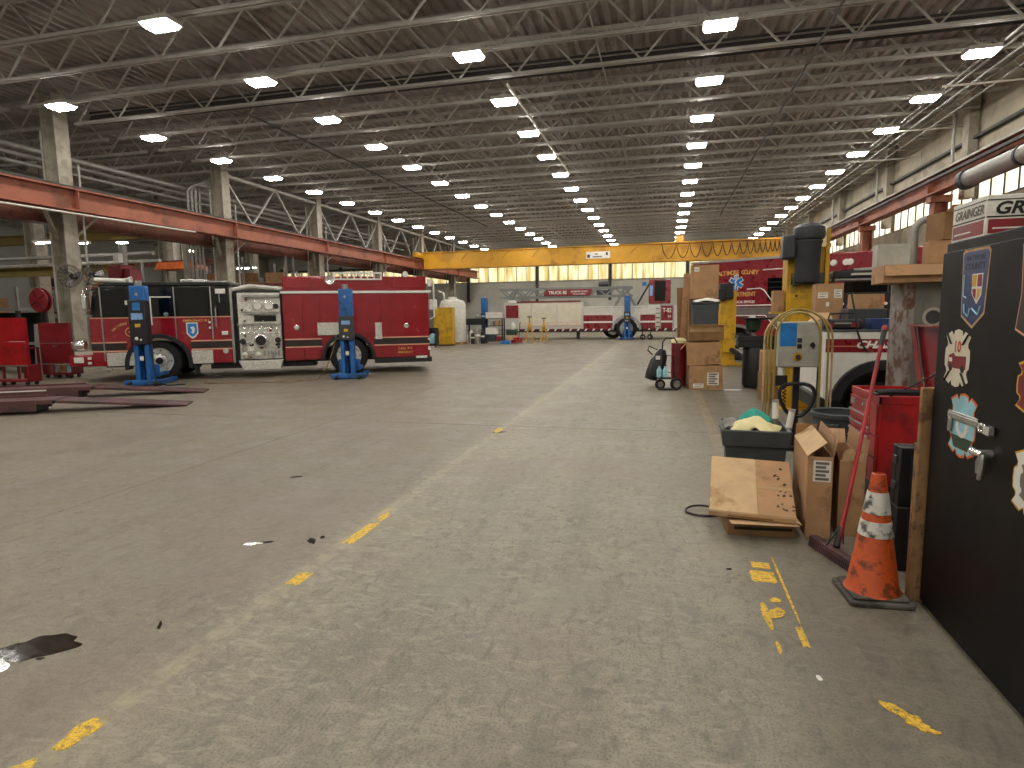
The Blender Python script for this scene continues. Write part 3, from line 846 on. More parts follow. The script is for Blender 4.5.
# rear body
rb = [(-1.68, .42)] + ring_arc(0, .45, .66, 182, -2) + [(2.25, .42), (2.25, 2.30), (-1.68, 2.30)]
obj('rear_body', MB().xz(rb, .012, W - .012), 'red', e, bevel=.015)
obj('hose_bed', MB().xz([(-1.66, 2.30), (2.2, 2.30), (2.2, 2.70), (-1.66, 2.70)], .1, W - .1), 'red', e, bevel=.02)
for x0, x1 in ((-1.6, -.95), (-.93, -.1), (1.25, 2.1)):
    obj('hatch_cover', MB().box(x0, x1, .075, .105, 2.38, 2.66), 'red', e, bevel=.012)
obj('rub_rail', MB().box(-1.72, 2.32, -.035, .06, 2.23, 2.30), 'white', e, bevel=.01)
doors = [(-1.64, -1.22, .46, 2.2), (-1.2, -.80, 1.12, 2.2), (-.78, .90, 1.14, 2.2), (.93, 1.56, .46, 2.2), (1.58, 2.2, .46, 2.2)]
doors = [(-1.64, -1.18, .46, 2.2), (-1.16, -.74, .46, 2.2), (-.72, .0, 1.14, 2.2), (.02, .88, 1.14, 2.2), (.91, 1.55, .46, 2.2), (1.57, 2.21, .46, 2.2)]
for x0, x1, z0, z1 in doors:
    d = obj('compartment_door', MB().box(x0, x1, -.012, .02, z0, z1), 'red', e, bevel=.006)
    if (x0, x1) in ((-1.64, -1.18), (1.57, 2.21)):
        cx = -1.34 if x0 < 0 else 1.60
        obj('door_latch', MB().lathe([(.075, 0), (.07, .03), (.04, .035), (.035, .02), (0, .02)], (cx, -.012, 1.32), (0, -1, 0), 20), 'chrome', d)
for a, b in ((-1.66, -.70), (.70, 2.24)):
    for zz in (1.0, .79):
        obj('stripe', MB().box(a, b, -.020, -.011, zz - .016, zz + .016), 'peach', e)
    obj('stripe_band', MB().box(a, b, -.016, -.011, .806, .984), 'bandblk', e)
obj('scuff_plate', MB().box(-.80, -.22, -.022, -.01, 1.10, 1.44), 'plate', e)
obj('scuff_plate', MB().box(.74, .92, -.022, -.01, .96, 1.42), 'plate', e)
obj('wheel_arch', MB().xz(ring_arc(0, .45, .72, -4, 184, 22) + ring_arc(0, .45, .63, 184, -4, 22), -.05, .2), 'blackm', e, bevel=.008)
text('CALL 911', .1, 'gold', e, (1.55, -.018, .68), bold=.01)
text('EMERGENCY', .075, 'gold', e, (1.55, -.018, .57), bold=.01)
obj('marker_lamp', MB().box(1.85, 2.16, -.03, .01, .39, .455), 'white', e, bevel=.008)
obj('tail_lamp', MB().box(2.2, 2.27, -.03, .08, .62, .72).box(2.2, 2.27, -.03, .08, .9, .96), 'white', e)
obj('tail_board', MB().box(.7, 2.3, .0, W, .28, .42), 'blackm', e, bevel=.01)
obj('chassis', MB().box(-6.2, 2.2, .55, 1.9, .35, .7).box(-3.6, -.9, .25, 1.0, .25, .45), 'blackm', e)
obj('axle', MB().cyl((-4.75, .2, .52), (-4.75, W - .2, .52), .09).cyl((0, .2, .52), (0, W - .2, .52), .12).lathe([(0, -.2), (.2, -.15), (.24, 0), (.2, .15), (0, .2)], (0, W / 2, .5), (0, 1, 0), 14), 'blackm', e)
obj('exhaust', MB().cyl((1.1, .15, .3), (1.1, .4, .3), .06), 'steel', e)
for x0, y0, tr in ((-4.75, -.02, 1), (0, .02, 1)):
    wheel(e, x0, y0, .525, .525, .32)
    wheel(e, x0, W - y0, .525, .525, .32, side=1)
obj('handrail', MB().tube([(2.3, .05, 2.62), (2.4, .03, 2.58), (2.4, .03, 1.55), (2.28, .05, 1.5)], .022, 8), 'white', e)
obj('rear_lamp', MB().box(2.24, 2.36, .05, .22, 2.42, 2.62).box(2.26, 2.5, .1, .35, 1.75, 2.05), 'white', e, bevel=.02)
rk = obj('ladder_rack', MB().box(-.35, .98, .05, .1, 2.76, 2.81).box(-.35, .98, .05, .1, 2.60, 2.64), 'white', e)
for k in range(8):
    obj('rung', MB().box(-.33 + .18 * k, -.29 + .18 * k, .06, .09, 2.63, 2.77), 'white', rk)
obj('spot_lamp', MB().lathe([(0, 0), (.1, .02), (.13, .12), (.13, .16), (.1, .15), (0, .14)], (-.42, .12, 2.6), (0, -1, 0), 18), 'chrome', e)
obj('spot_lamp', MB().lathe([(0, 0), (.06, .02), (.08, .1), (0, .1)], (1.62, .15, 2.76), (0, -1, 0), 14), 'white', e)

# ------------------------------------------------------------------ mobile column lifts
def column_lift(loc, rz, label, dark=True, h=2.3, k=.84):
    t = thing('column_lift', label, 'vehicle lift', loc, rz, 'blue mobile column lifts')
    t.scale = (k, 1, 1)
    b = MB().box(-.52, .52, -.16, .04, .02, .14).box(-.46, -.30, .04, .95, .02, .12).box(.30, .46, .04, .95, .02, .12)
    obj('base', b, 'blue', t, bevel=.015)
    c = MB().box(-.20, -.08, -.14, .12, .12, 1.05).box(.08, .20, -.14, .12, .12, 1.05).box(-.2, .2, .04, .12, .12, h - .1)
    obj('column', c, 'blue', t, bevel=.012)
    obj('chain', MB().tube([(.02 * math.sin(i * 1.3), -.02, .14 + .1 * i) for i in range(10)], .022, 6), 'blackm', t)
    obj('upper_housing', MB().box(-.19, .19, -.16, .16, 1.60, h), 'blue', t, bevel=.02)
    hb = obj('control_panel', MB().box(-.215, .215, -.20, .06, 1.0, 1.62), 'darkgrey', t, bevel=.02)
    obj('display', MB().box(-.13, .13, -.206, -.198, 1.40, 1.50), 'screen', hb)
    obj('label', MB().box(-.06, .06, -.206, -.198, 1.22, 1.29), 'yellowpaint', hb)
    obj('push_button', MB().cyl((-.07, -.2, 1.1), (-.07, -.225, 1.1), .03).cyl((.04, -.2, 1.08), (.04, -.22, 1.08), .022), 'sign', hb)
    obj('motor', MB().cyl((-.02, 0, h), (-.02, 0, h + .12), .1, n=16), 'steel', t)
    obj('fork', MB().box(-.32, -.2, .1, .7, .22, .30).box(.2, .32, .1, .7, .22, .30).box(-.32, .32, .1, .16, .2, .5), 'blue', t, bevel=.01)
    for x in (-.34, .34):
        obj('caster', MB().cyl((x - .04, -.22, .06), (x + .04, -.22, .06), .06), 'blackm', t)
    obj('bolt_cap', MB().cyl((0, -.165, h - .2), (0, -.15, h - .2), .035), 'steel', t)
    obj('warning_label', MB().box(-.05, .05, -.147, -.14, .62, .72), 'sign', t)
    return t
L1 = column_lift((-7.92, 13.98, 0), R(20), 'blue column lift with dark panel at the rear wheel of the fire engine')
L2 = column_lift((-12.25, 11.92, 0), R(24), 'blue column lift with tall black panel at the front wheel of the fire engine', h=2.4)
for ch in list(L2.children):
    if ch.name.startswith('control_panel'):
        for g in list(ch.children): bpy.data.objects.remove(g)
        bpy.data.objects.remove(ch)
hb = obj('control_panel', MB().box(-.23, .23, -.22, .06, 1.0, 2.06), 'blackm', L2, bevel=.02)
obj('label', MB().box(-.1, .1, -.226, -.218, 1.82, 2.0), 'bluest', hb)
obj('display', MB().box(-.15, .15, -.226, -.218, 1.60, 1.75), 'screen', hb)
obj('warning_label', MB().box(-.07, .07, -.226, -.218, 1.42, 1.5), 'yellowpaint', hb)
obj('push_button', MB().cyl((-.05, -.22, 1.15), (-.05, -.25, 1.15), .04).cyl((.06, -.22, 1.12), (.06, -.24, 1.12), .025), 'sign', hb)
obj('label', MB().box(-.29, -.24, -.2, -.1, 1.95, 2.05), 'paper', hb)
tag(obj('air_line', MB().tube([(-8.12, 13.80, 1.15), (-8.2, 13.72, .75), (-8.33, 13.6, .3), (-8.5, 13.4, .03), (-9.4, 12.9, .012), (-11.0, 12.4, .012)], .010, 6), 'wood'), 'tan air hose trailing from the rear blue lift over the floor', 'hose')
obj('power_cable', MB().tube([(.22, -.1, 1.0), (.3, -.15, .5), (.38, -.25, .1), (.7, -.3, .015), (1.1, -.15, .015)], .016, 6), 'blackm', L2)
column_lift((-10.15, 33.6, 0), R(-5), 'blue column lift at the left end of the aerial truck', h=2.5)
column_lift((-2.1, 35.2, 0), 0, 'blue column lift at the wheel of the aerial truck', h=2.5)

# ------------------------------------------------------------------ tiller aerial truck
AY = 36.0
a = thing('aerial_ladder_truck', 'white and red aerial ladder truck with grey ladder by the rear wall', 'fire truck', (0, AY, 0))
obj('body', MB().box(-9.6, -4.72, .02, 2.4, .62, 2.22).box(-4.72, -1.0, .02, 2.4, .9, 1.85).box(-1.0, .72, .02, 2.4, .62, 1.95), 'plate', a, bevel=.02)
for x0, x1 in ((-8.62, -7.9), (-7.84, -6.34), (-6.26, -4.82)):
    d = obj('roll_door', MB().box(x0, x1, -.02, .03, .78, 2.16), 'cream', a, bevel=.01)
    for k in range(5):
        obj('door_slat', MB().box(x0 + .02, x1 - .02, -.03, -.02, .82 + .26 * k, 1.05 + .26 * k), 'cream', d)
    obj('stripe', MB().box(x0, x1, -.035, -.03, .98, 1.0).box(x0, x1, -.035, -.03, .84, .855), 'peach', d)
obj('red_panel', MB().box(-9.5, -8.72, -.03, .03, 1.3, 2.08), 'red2', a, bevel=.01)
obj('cap_lamp', MB().box(-9.35, -8.85, -.05, .2, 2.22, 2.38), 'sign', a, bevel=.02)
obj('roof_trim', MB().box(-8.8, -4.9, -.03, .1, 2.22, 2.30), 'red2', a)
for x0, x1 in ((-4.72, -3.0), (-1.4, -.55)):
    d = obj('drawer_front', MB().box(x0, x1, -.03, .03, .58, 1.42), 'red2', a, bevel=.01)
    obj('stripe', MB().box(x0, x1, -.04, -.03, .96, 1.06), 'sign', d)
    obj('seam', MB().box((x0 + x1) / 2 - .012, (x0 + x1) / 2 + .012, -.035, -.03, .58, 1.42), 'ink', d)
td = obj('tail_panel', MB().box(-.0, .64, -.04, .03, .62, 1.92), 'red2', a, (-.22, 0, 0), bevel=.01)
obj('panel_frame', MB().box(-.06, 0, -.05, .0, .6, 2.0).box(.64, .72, -.05, .0, .6, 2.0).box(-.06, .72, -.05, 0, 1.92, 2.02), 'steel', td)
obj('stripe', MB().box(0, .64, -.05, -.04, .96, 1.06), 'sign', td)
text('T-82', .34, 'sign', td, (.33, -.045, 1.65), bold=.02, sx=.75)
text('N', .2, 'sign', td, (.46, -.045, 1.3), bold=.02)
for k in range(44):
    x0 = -9.5 + .23 * k
    if -3.1 < x0 < -1.25: continue
    obj('chevron', MB().prism([(x0, .5), (x0 + .115, .5), (x0 + .2, .62), (x0 + .085, .62)], (0, -.05, 0), (1, 0, 0), (0, 0, 1), (0, .03, 0)), 'sign' if k % 2 else 'red2', a)
obj('chassis', MB().box(-9.4, .6, .3, 2.1, .42, .62).box(-5.2, -5.0, .4, .6, 0, .5), 'blackm', a)
obj('side_rail', MB().box(-4.72, -1.1, -.03, .03, 1.86, 1.94).box(-3.1, -3.0, -.03, .03, 1.4, 1.9), 'white', a)
obj('wheel_arch', MB().xz(ring_arc(-2.2, .55, .86, 0, 180, 18) + ring_arc(-2.2, .55, .74, 180, 0, 18), -.06, .2), 'steel', a)
wheel(a, -2.2, -.04, .62, .62, .34, rimm='steel')
wheel(a, -3.05, .9, .62, .62, .34, rimm='steel')
obj('turntable', MB().cyl((-8.9, 1.2, 2.22), (-8.9, 1.2, 2.45), .7, n=20), 'steel', a)
ld = obj('ladder', MB().box(-10.0, -1.9, .3, .42, 2.48, 2.62).box(-10.0, -1.9, .3, .42, 2.98, 3.10).box(-10.0, -1.9, 1.3, 1.42, 2.48, 2.62).box(-10.0, -1.9, 1.3, 1.42, 2.98, 3.10), 'ladder', a)
for k in range(16):
    x0 = -9.95 + .5 * k
    lo, hi = (2.58, 3.04) if k % 2 else (3.04, 2.58)
    obj('lattice', MB().bar((x0, .36, lo), (x0 + .5, .36, hi), .09), 'ladder', ld)
    obj('lattice', MB().bar((x0, 1.36, lo), (x0 + .5, 1.36, hi), .07), 'ladder', ld)
for x0 in (-9.5, -2.9):
    obj('ladder_cradle', MB().bar((x0, .3, 1.9), (x0 + .6, .3, 3.05), .15).bar((x0 + 1.2, .3, 1.9), (x0 + .6, .3, 3.05), .15), 'ladder', a)
ls = obj('ladder_sign', MB().prism([(-7.2, 2.6), (-4.35, 2.6), (-4.2, 2.98), (-7.05, 2.98)], (0, .22, 0), (1, 0, 0), (0, 0, 1), (0, .06, 0)), 'red2', a)
text('TRUCK 82', .26, 'sign', ls, (-6.32, .215, 2.79), bold=.025, sx=.95)
text('BALTIMORE COUNTY', .13, 'sign', ls, (-5.0, .215, 2.84), bold=.02, sx=.8)
text('FIRE DEPARTMENT', .1, 'sign', ls, (-5.0, .215, 2.69), bold=.02, sx=.9)
obj('ladder_winch', MB().box(-4.0, -3.2, .4, 1.2, 2.6, 2.9).cyl((-3.9, .8, 3.25), (-3.3, .8, 3.25), .18), 'darkgrey', a, bevel=.03)
tc = obj('tiller_cab', MB().box(-.95, .3, .3, 2.1, 2.05, 3.42), 'red2', a, bevel=.05)
obj('windshield', MB().box(-.62, .0, .285, .31, 2.2, 3.36), 'glassd', tc, bevel=.01)
obj('side_glass', MB().box(-.90, -.72, .285, .31, 2.5, 3.1), 'screen', tc)
obj('cab_post', MB().bar((-1.6, .4, 2.0), (-.92, .4, 3.2), .1), 'blackm', tc)
for k in range(5):
    obj('ladder_step', MB().box(-.52, -.29, -.06, .0, .7 + .26 * k, .74 + .26 * k), 'pipedark', a)
obj('blue_beacon', MB().cyl((-1.2, .5, 3.1), (-1.2, .5, 3.3), .14), 'bluest', a)

# yellow jack stands
def jack_stand(x, y, h, label):
    t = thing('jack_stand', label, 'jack stand', (x, y, 0), .3, 'yellow jack stands')
    for sx, sy in ((-1, -1), (1, -1), (1, 1), (-1, 1)):
        obj('leg', MB().bar((sx * .22, sy * .22, .0), (sx * .05, sy * .05, h * .72), .05), 'yellow', t)
    obj('post', MB().cyl((0, 0, h * .5), (0, 0, h), .05), 'yellow', t)
    obj('saddle', MB().box(-.12, .12, -.05, .05, h, h + .06), 'blackm', t)
    obj('brace_ring', MB().box(-.17, .17, -.18, -.16, .2, .24).box(-.17, .17, .16, .18, .2, .24), 'yellow', t)
jack_stand(-7.22, 32.4, 1.36, 'yellow jack stand, nearer the red jack, before the aerial truck')
jack_stand(-6.42, 32.4, 1.28, 'yellow jack stand further from the red jack, before the aerial truck')

# ------------------------------------------------------------------ medic unit
mth = R(-34)
md = thing('medic_unit', 'red medic box truck with gold lettering and star emblem behind the yellow posts', 'ambulance', (2.6, 20.5, 0), mth)
mb_pts = [(-2.1, .48)] + ring_arc(-.36, .45, .66, 178, 2) + [(2.3, .48), (2.3, 3.16), (2.2, 3.22), (-2.0, 3.22), (-2.1, 3.16)]
obj('box_body', MB().xz(mb_pts, 0, 2.35), 'red2', md, bevel=.02)
obj('roof_trim', MB().box(-2.12, 2.32, -.02, .04, 3.18, 3.25), 'steel', md)
obj('corner_post', MB().box(-2.13, -2.04, -.03, .1, .48, 3.2), 'white', md)
obj('chassis', MB().box(-2.0, 4.4, .4, 1.95, .35, .6), 'blackm', md)
wheel(md, -.36, .0, .45, .46, .3)
wheel(md, -.36, 2.35, .45, .46, .3, side=1)
obj('wheel_arch', MB().xz(ring_arc(-.36, .45, .72, 0, 180, 18) + ring_arc(-.36, .45, .63, 180, 0, 18), -.03, .2), 'steel', md)
arc_text('BALTIMORE COUNTY', .185, 'gold', md, (-.48, -6.6), 9.42, 94.15, 85.85, -.006, .03)
text('FIRE DEPARTMENT', .19, 'gold', md, (-.50, -.006, 2.12), bold=.03, sx=.86)
text('EMERGENCY MEDICAL SERVICES', .11, 'sign', md, (-.48, -.006, 1.88), bold=.02, sx=.80)
star = obj('star_emblem', MB().lathe([(0, 0), (.10, 0), (.10, .01), (0, .01)], (-.48, 0, 2.5), (0, -1, 0), 18), 'bluest', md)
for k in range(3):
    a_ = R(90 + 60 * k)
    d = Vector((math.cos(a_), 0, math.sin(a_)))
    c = Vector((-.48, -.006, 2.5))
    obj('star_outline', MB().bar(c - d * .25, c + d * .25, .008, .15), 'sign', star)
    obj('star_arm', MB().bar(c - d * .24 + Vector((0, -.006, 0)), c + d * .22 + Vector((0, -.006, 0)), .008, .105), 'bluest', star)
obj('star_staff', MB().box(-.495, -.465, -.022, -.01, 2.3, 2.7).tube([(-.52, -.02, 2.38), (-.44, -.02, 2.44), (-.52, -.02, 2.52), (-.44, -.02, 2.6)], .012, 6), 'sign', star)
sw = obj('stripe_band', MB().xz([(-2.05, 1.48), (.55, 1.48), (.95, 1.05), (2.3, 1.05), (2.3, 1.3), (1.1, 1.3), (.68, 1.72), (-2.05, 1.72)], -.006, .0), 'greystripe', md)
obj('stripe', MB().tube([(-2.05, -.008, 1.77), (.68, -.008, 1.77), (1.12, -.008, 1.34), (2.3, -.008, 1.34)], .02, 6), 'sign', md)
obj('stripe', MB().tube([(-2.05, -.008, 1.45), (.52, -.008, 1.45), (.92, -.008, 1.01), (2.3, -.008, 1.01)], .018, 6), 'sign', md)
obj('stripe', MB().tube([(-.1, -.008, 2.28), (.32, -.008, 2.3), (.45, -.008, 2.24), (.75, -.008, 1.85), (1.05, -.008, 1.5)], .018, 6), 'sign', md)
obj('stripe', MB().tube([(.4, -.008, 2.86), (1.6, -.008, 2.86)], .018, 6), 'sign', md)
mw = obj('side_window', MB().box(.56, 1.12, -.015, .02, 1.9, 2.6), 'glassd', md, bevel=.01)
for k in range(4):
    obj('louvre', MB().box(.6, 1.08, -.02, -.012, 1.98 + .16 * k, 2.0 + .16 * k), 'blackm', mw)
cabp = [(2.35, .5), (4.3, .5), (4.3, 1.25), (3.7, 1.4), (3.2, 2.1), (2.35, 2.2)]
obj('cab', MB().xz(cabp, .15, 2.2), 'red2', md, bevel=.04)
obj('cab_window', MB().xz([(2.5, 1.4), (3.5, 1.4), (3.12, 2.0), (2.5, 2.05)], .135, .16), 'glassd', md)
wheel(md, 3.6, .15, .45, .46, .28)
# ------------------------------------------------------------------ black locker at the right edge
LK = (1.41, 3.66, 0)
lk = thing('black_locker', 'tall black steel locker covered in fire station stickers beside the cone', 'locker', LK, R(-90))
obj('carcass', MB().box(0, 1.5, .012, .55, 0, 1.975), 'locker', lk, bevel=.006)
dr = obj('door', MB().box(.012, 1.485, -.006, .014, .03, 1.925), 'locker', lk, bevel=.004)
hp = obj('hasp', MB().box(.21, .50, -.014, -.006, 1.09, 1.135).box(.235, .265, -.024, -.014, 1.03, 1.10), 'steel', dr, bevel=.004)
obj('hasp_strap', MB().box(.22, .52, -.020, -.014, 1.10, 1.125).box(.52, .60, -.02, -.012, 1.10, 1.12), 'steel', hp, bevel=.003)
obj('padlock', MB().box(.605, .655, -.036, -.012, 1.085, 1.125).tube([(.60, -.03, 1.095), (.57, -.03, 1.09), (.56, -.03, 1.11), (.58, -.03, 1.125), (.61, -.03, 1.12)], .008, 8), 'chrome', hp, bevel=.006)
hd = obj('handle', MB().cyl((.56, -.05, 1.0), (.66, -.05, 1.0), .016, n=10).cyl((.63, -.006, 1.0), (.63, -.05, 1.0), .02, n=10), 'chrome', dr)
obj('lever', MB().tube([(.655, -.05, 1.0), (.665, -.055, .97), (.66, -.055, .92), (.645, -.05, .89)], .012, 8).tube([(.58, -.02, .985), (.575, -.03, .95), (.58, -.03, .9)], .01, 8), 'steel', hd)
def face(pts, m, parent, y, th=.0012, name='sticker'):
    return obj(name, MB().xz(pts, y - th, y), m, parent)
def scaled(pts, cx, cy, s):
    return [(cx + (x - cx) * s, cy + (y - cy) * s) for x, y in pts]
F0 = -.006
sp = [(.235, 1.905), (.25, 1.918), (.475, 1.918), (.495, 1.90), (.475, 1.615), (.37, 1.545), (.255, 1.60)]
s1 = face(sp, 'cardlight', dr, F0)
face(scaled(sp, .365, 1.74, .93), 'navy', s1, F0 - .0012, name='shield_field')
text('BALTIMORE', .034, 'ink', s1, (.365, F0 - .0026, 1.875), ext=.0004)
text('COUNTY', .044, 'ink', s1, (.365, F0 - .0026, 1.835), bold=.01, ext=.0004)
sf = [(.30, 1.8), (.44, 1.8), (.44, 1.74), (.42, 1.70), (.37, 1.665), (.33, 1.70), (.30, 1.75)]
face([(.345, 1.80), (.445, 1.80), (.44, 1.70), (.40, 1.66), (.35, 1.71)], 'paper', s1, F0 - .0024, name='crest')
face([(.35, 1.795), (.39, 1.795), (.39, 1.74), (.35, 1.74)], 'yellowpaint', s1, F0 - .0036, .0006, 'crest_quarter')
face([(.40, 1.795), (.44, 1.795), (.44, 1.74), (.40, 1.74)], 'dullred', s1, F0 - .0036, .0006, 'crest_quarter')
face([(.355, 1.73), (.39, 1.73), (.39, 1.68), (.365, 1.70)], 'dullred', s1, F0 - .0036, .0006, 'crest_quarter')
face([(.40, 1.73), (.435, 1.73), (.43, 1.70), (.40, 1.675)], 'yellowpaint', s1, F0 - .0036, .0006, 'crest_quarter')
obj('sticker_line', MB().tube([(.28, F0 - .003, 1.66), (.29, F0 - .003, 1.62), (.33, F0 - .003, 1.60), (.34, F0 - .003, 1.64)], .004, 5).tube([(.36, F0 - .003, 1.64), (.42, F0 - .003, 1.61), (.44, F0 - .003, 1.65)], .004, 5).tube([(.27, F0 - .003, 1.80), (.27, F0 - .003, 1.70), (.30, F0 - .003, 1.69)], .004, 5), 'sky', s1)
def maltese(cx, cz_, w_, h_):
    q = [(-.30, 1.0), (0, 1.06), (.30, 1.0), (.36, .82), (.55, .98), (.98, .80), (.80, .55), (.82, .42), (.97, .32), (1.0, 0), (.97, -.32), (.82, -.42), (.80, -.55), (.98, -.80), (.55, -.98), (.36, -.82), (.30, -1.0), (0, -1.06), (-.30, -1.0),
         (-.36, -.82), (-.55, -.98), (-.98, -.80), (-.80, -.55), (-.82, -.42), (-.97, -.32), (-1.0, 0), (-.97, .32), (-.82, .42), (-.80, .55), (-.98, .80), (-.55, .98), (-.36, .82)]
    return [(cx + x * w_ / 2, cz_ + y * h_ / 2) for x, y in q]
def slots(parent, cx, cz_, w_, h_, m, y):
    for sx in (-1, 1):
        for sz in (-1, 1):
            c = Vector((cx + sx * w_ * .33, y, cz_ + sz * h_ * .35))
            d = Vector((sx * w_ * .10, 0, sz * h_ * .10))
            obj('slot', MB().bar(c - d, c + d, .018, .001), m, parent)
s2 = face(maltese(.245, 1.395, .26, .27), 'cream', dr, F0)
slots(s2, .245, 1.395, .26, .27, 'ink', F0 - .0018)
text('10', .075, 'orange', s2, (.245, F0 - .0018, 1.45), bold=.03, ext=.0004)
tk = obj('printed_engine', MB().xz([(.15, 1.345), (.34, 1.345), (.34, 1.41), (.23, 1.405), (.21, 1.42), (.16, 1.405)], F0 - .0024, F0 - .001), 'dullred', s2)
obj('printed_wheel', MB().cyl((.185, F0 - .003, 1.345), (.185, F0 - .001, 1.345), .018).cyl((.31, F0 - .003, 1.345), (.31, F0 - .001, 1.345), .018), 'ink', s2)
obj('printed_window', MB().box(.165, .20, F0 - .0032, F0 - .002, 1.375, 1.395), 'paper', s2)
m3 = maltese(.35, 1.075, .27, .30)
s3 = face(m3, 'orangeh', dr, F0)
face(scaled(m3, .35, 1.075, .93), 'sky', s3, F0 - .0012, .0008, 'sticker_field')
face([(.24, 1.02), (.46, 1.02), (.42, .96), (.28, .96)], 'green', s3, F0 - .002, .0006, 'sticker_base')
obj('sticker_ring', MB().lathe([(.035, 0), (.06, 0), (.06, .0008), (.035, .0008)], (.35, F0 - .002, 1.075), (0, -1, 0), 18, True), 'paper', s3)
s4p = [(.745, 1.9), (.79, 1.86), (.98, 1.86), (1.02, 1.9), (1.0, 1.7), (1.03, 1.55), (.88, 1.5), (.735, 1.55), (.76, 1.7)]
s4 = face(s4p, 'peach', dr, F0)
face(scaled(s4p, .88, 1.7, .95), 'bandblk', s4, F0 - .0012, .0008, 'sticker_field')
m5 = maltese(.93, 1.33, .30, .22)
s5 = face(m5, 'yellowpaint', dr, F0)
face(scaled(m5, .93, 1.33, .92), 'dullred', s5, F0 - .0012, .0008, 'sticker_field')
m6 = maltese(.95, .95, .28, .26)
s6 = face(m6, 'yellowpaint', dr, F0)
face(scaled(m6, .95, .95, .94), 'paper', s6, F0 - .0012, .0008, 'sticker_field')
face(scaled(m6, .95, .95, .6), 'inkgrey', s6, F0 - .002, .0008, 'sticker_field')

gb = thing('supply_carton', 'white and red printed carton lying on the black locker', 'box', (1.44, 3.66, 1.976), R(-90))
obj('carton_body', MB().box(.0, .335, .0, .48, .0, .185), 'paper', gb, bevel=.003)
for (u0, u1, side) in ((.0, .335, 0), (.0, .48, 1)):
    def gx(a, b, z0, z1, m, nm, off=.0012, side=side):
        mbx = MB().box(a, b, -off, 0, z0, z1) if side == 0 else MB().box(.335, .335 + off, a, b, z0, z1)
        obj(nm, mbx, m, gb)
    gx(u0 + .012, u1 - .012, .01, .075, 'dullred', 'printed_band')
    gx(u0 + .004, u1 - .004, .082, .089, 'ink', 'printed_line')
    gx(u0 + .004, u1 - .004, .160, .165, 'ink', 'printed_line')
    gx(u0 + .03, u0 + .2, .03, .037, 'paper', 'printed_line', .002)
text('GRAINGER', .062, 'inkgrey', gb, (.175, -.002, .122), bold=.02, ext=.0005, shear=.2, sx=.95)
text('GRAINGER', .078, 'ink', gb, (.337, .245, .122), (PI / 2, 0, PI / 2), bold=.03, ext=.0005, shear=.25, sx=1.12)
gb2 = thing('supply_carton', 'white carton behind the printed carton on the black locker top', 'box', (1.50, 3.66, 1.976), R(-90))
obj('carton_body', MB().box(-.02, .5, .49, .8, .0, .2), 'paper', gb2, bevel=.003)

# board, cone, cases
wdp = thing('wooden_board', 'upright weathered wooden board against the edge of the black locker', 'board', (1.36, 3.675, 0))
obj('plank', MB().box(0, .13, 0, .035, 0, 1.215), 'wood', wdp, bevel=.006)
obj('plank_offcut', MB().box(.0, .10, .036, .06, 0, .9), 'wood', wdp, bevel=.004)

cn = thing('traffic_cone', 'scuffed orange traffic cone with two white collars on a grey base', 'traffic cone', (1.182, 3.70, 0), R(4))
obj('base', MB().prism([(-.17, -.185), (.17, -.185), (.19, -.165), (.19, .165), (.17, .185), (-.17, .185), (-.19, .165), (-.19, -.165)], (0, 0, 0), (1, 0, 0), (0, 1, 0), (0, 0, .03)).prism([(-.15, -.16), (.15, -.16), (.165, -.14), (.165, .14), (.15, .16), (-.15, .16), (-.165, .14), (-.165, -.14)], (0, 0, .03), (1, 0, 0), (0, 1, 0), (0, 0, .018)), 'conebase', cn, bevel=.008).scale = (.88, .9, 1)
def cr_(z): return .137 - (.137 - .035) * (z - .045) / .675
obj('cone_body', MB().lathe([(.15, .045), (cr_(.07), .065), (cr_(.72), .72), (cr_(.72) - .008, .725), (cr_(.72) - .01, .6), (0, .6)], n=36), 'orange', cn)
for z0, z1 in ((.37, .455), (.50, .62)):
    obj('white_collar', MB().lathe([(cr_(z0) + .003, z0), (cr_(z1) + .003, z1), (cr_(z1) - .002, z1 + .001), (cr_(z0) - .002, z0 - .001)], n=36, closed=True), 'conewhite', cn)

def hard_case(loc, label, h, w_=.32, d=.14, rz=0):
    t = thing('hard_case', label, 'tool case', loc, rz, 'black hard cases by the tool chest')
    obj('shell', MB().box(0, w_, 0, d * .5 - .004, .0, h).box(0, w_, d * .5 + .004, d, .0, h).box(.006, w_ - .006, d * .5 - .005, d * .5 + .005, .006, h - .006), 'blackm', t, bevel=.018)
    for k in range(3):
        obj('rib', MB().box(.06 + .09 * k, .075 + .09 * k, -.006, .002, .04, h - .04), 'blackm', t, bevel=.003)
    for q in (.25, .7):
        obj('latch', MB().box(-.012, .002, d * .3, d * .7, h * q, h * q + .05), 'darkgrey', t, bevel=.003)
    if loc[2] > .1: obj('carry_handle', MB().tube([(w_ * .3, d / 2, h - .005), (w_ * .32, d / 2, h + .025), (w_ * .68, d / 2, h + .025), (w_ * .7, d / 2, h - .005)], .009, 8), 'blackm', t)
    return t
hard_case((1.43, 4.12, .415), 'black hard case standing upright on the lower black case', .37)
hard_case((1.42, 4.10, 0), 'black hard case on the floor under the upright case', .41, .36, .17)

# ------------------------------------------------------------------ red tool chest
tcx = thing('tool_chest', 'red rolling tool chest with slim drawers and lid propped open', 'tool chest', (1.62, 5.92, 0), R(-90))
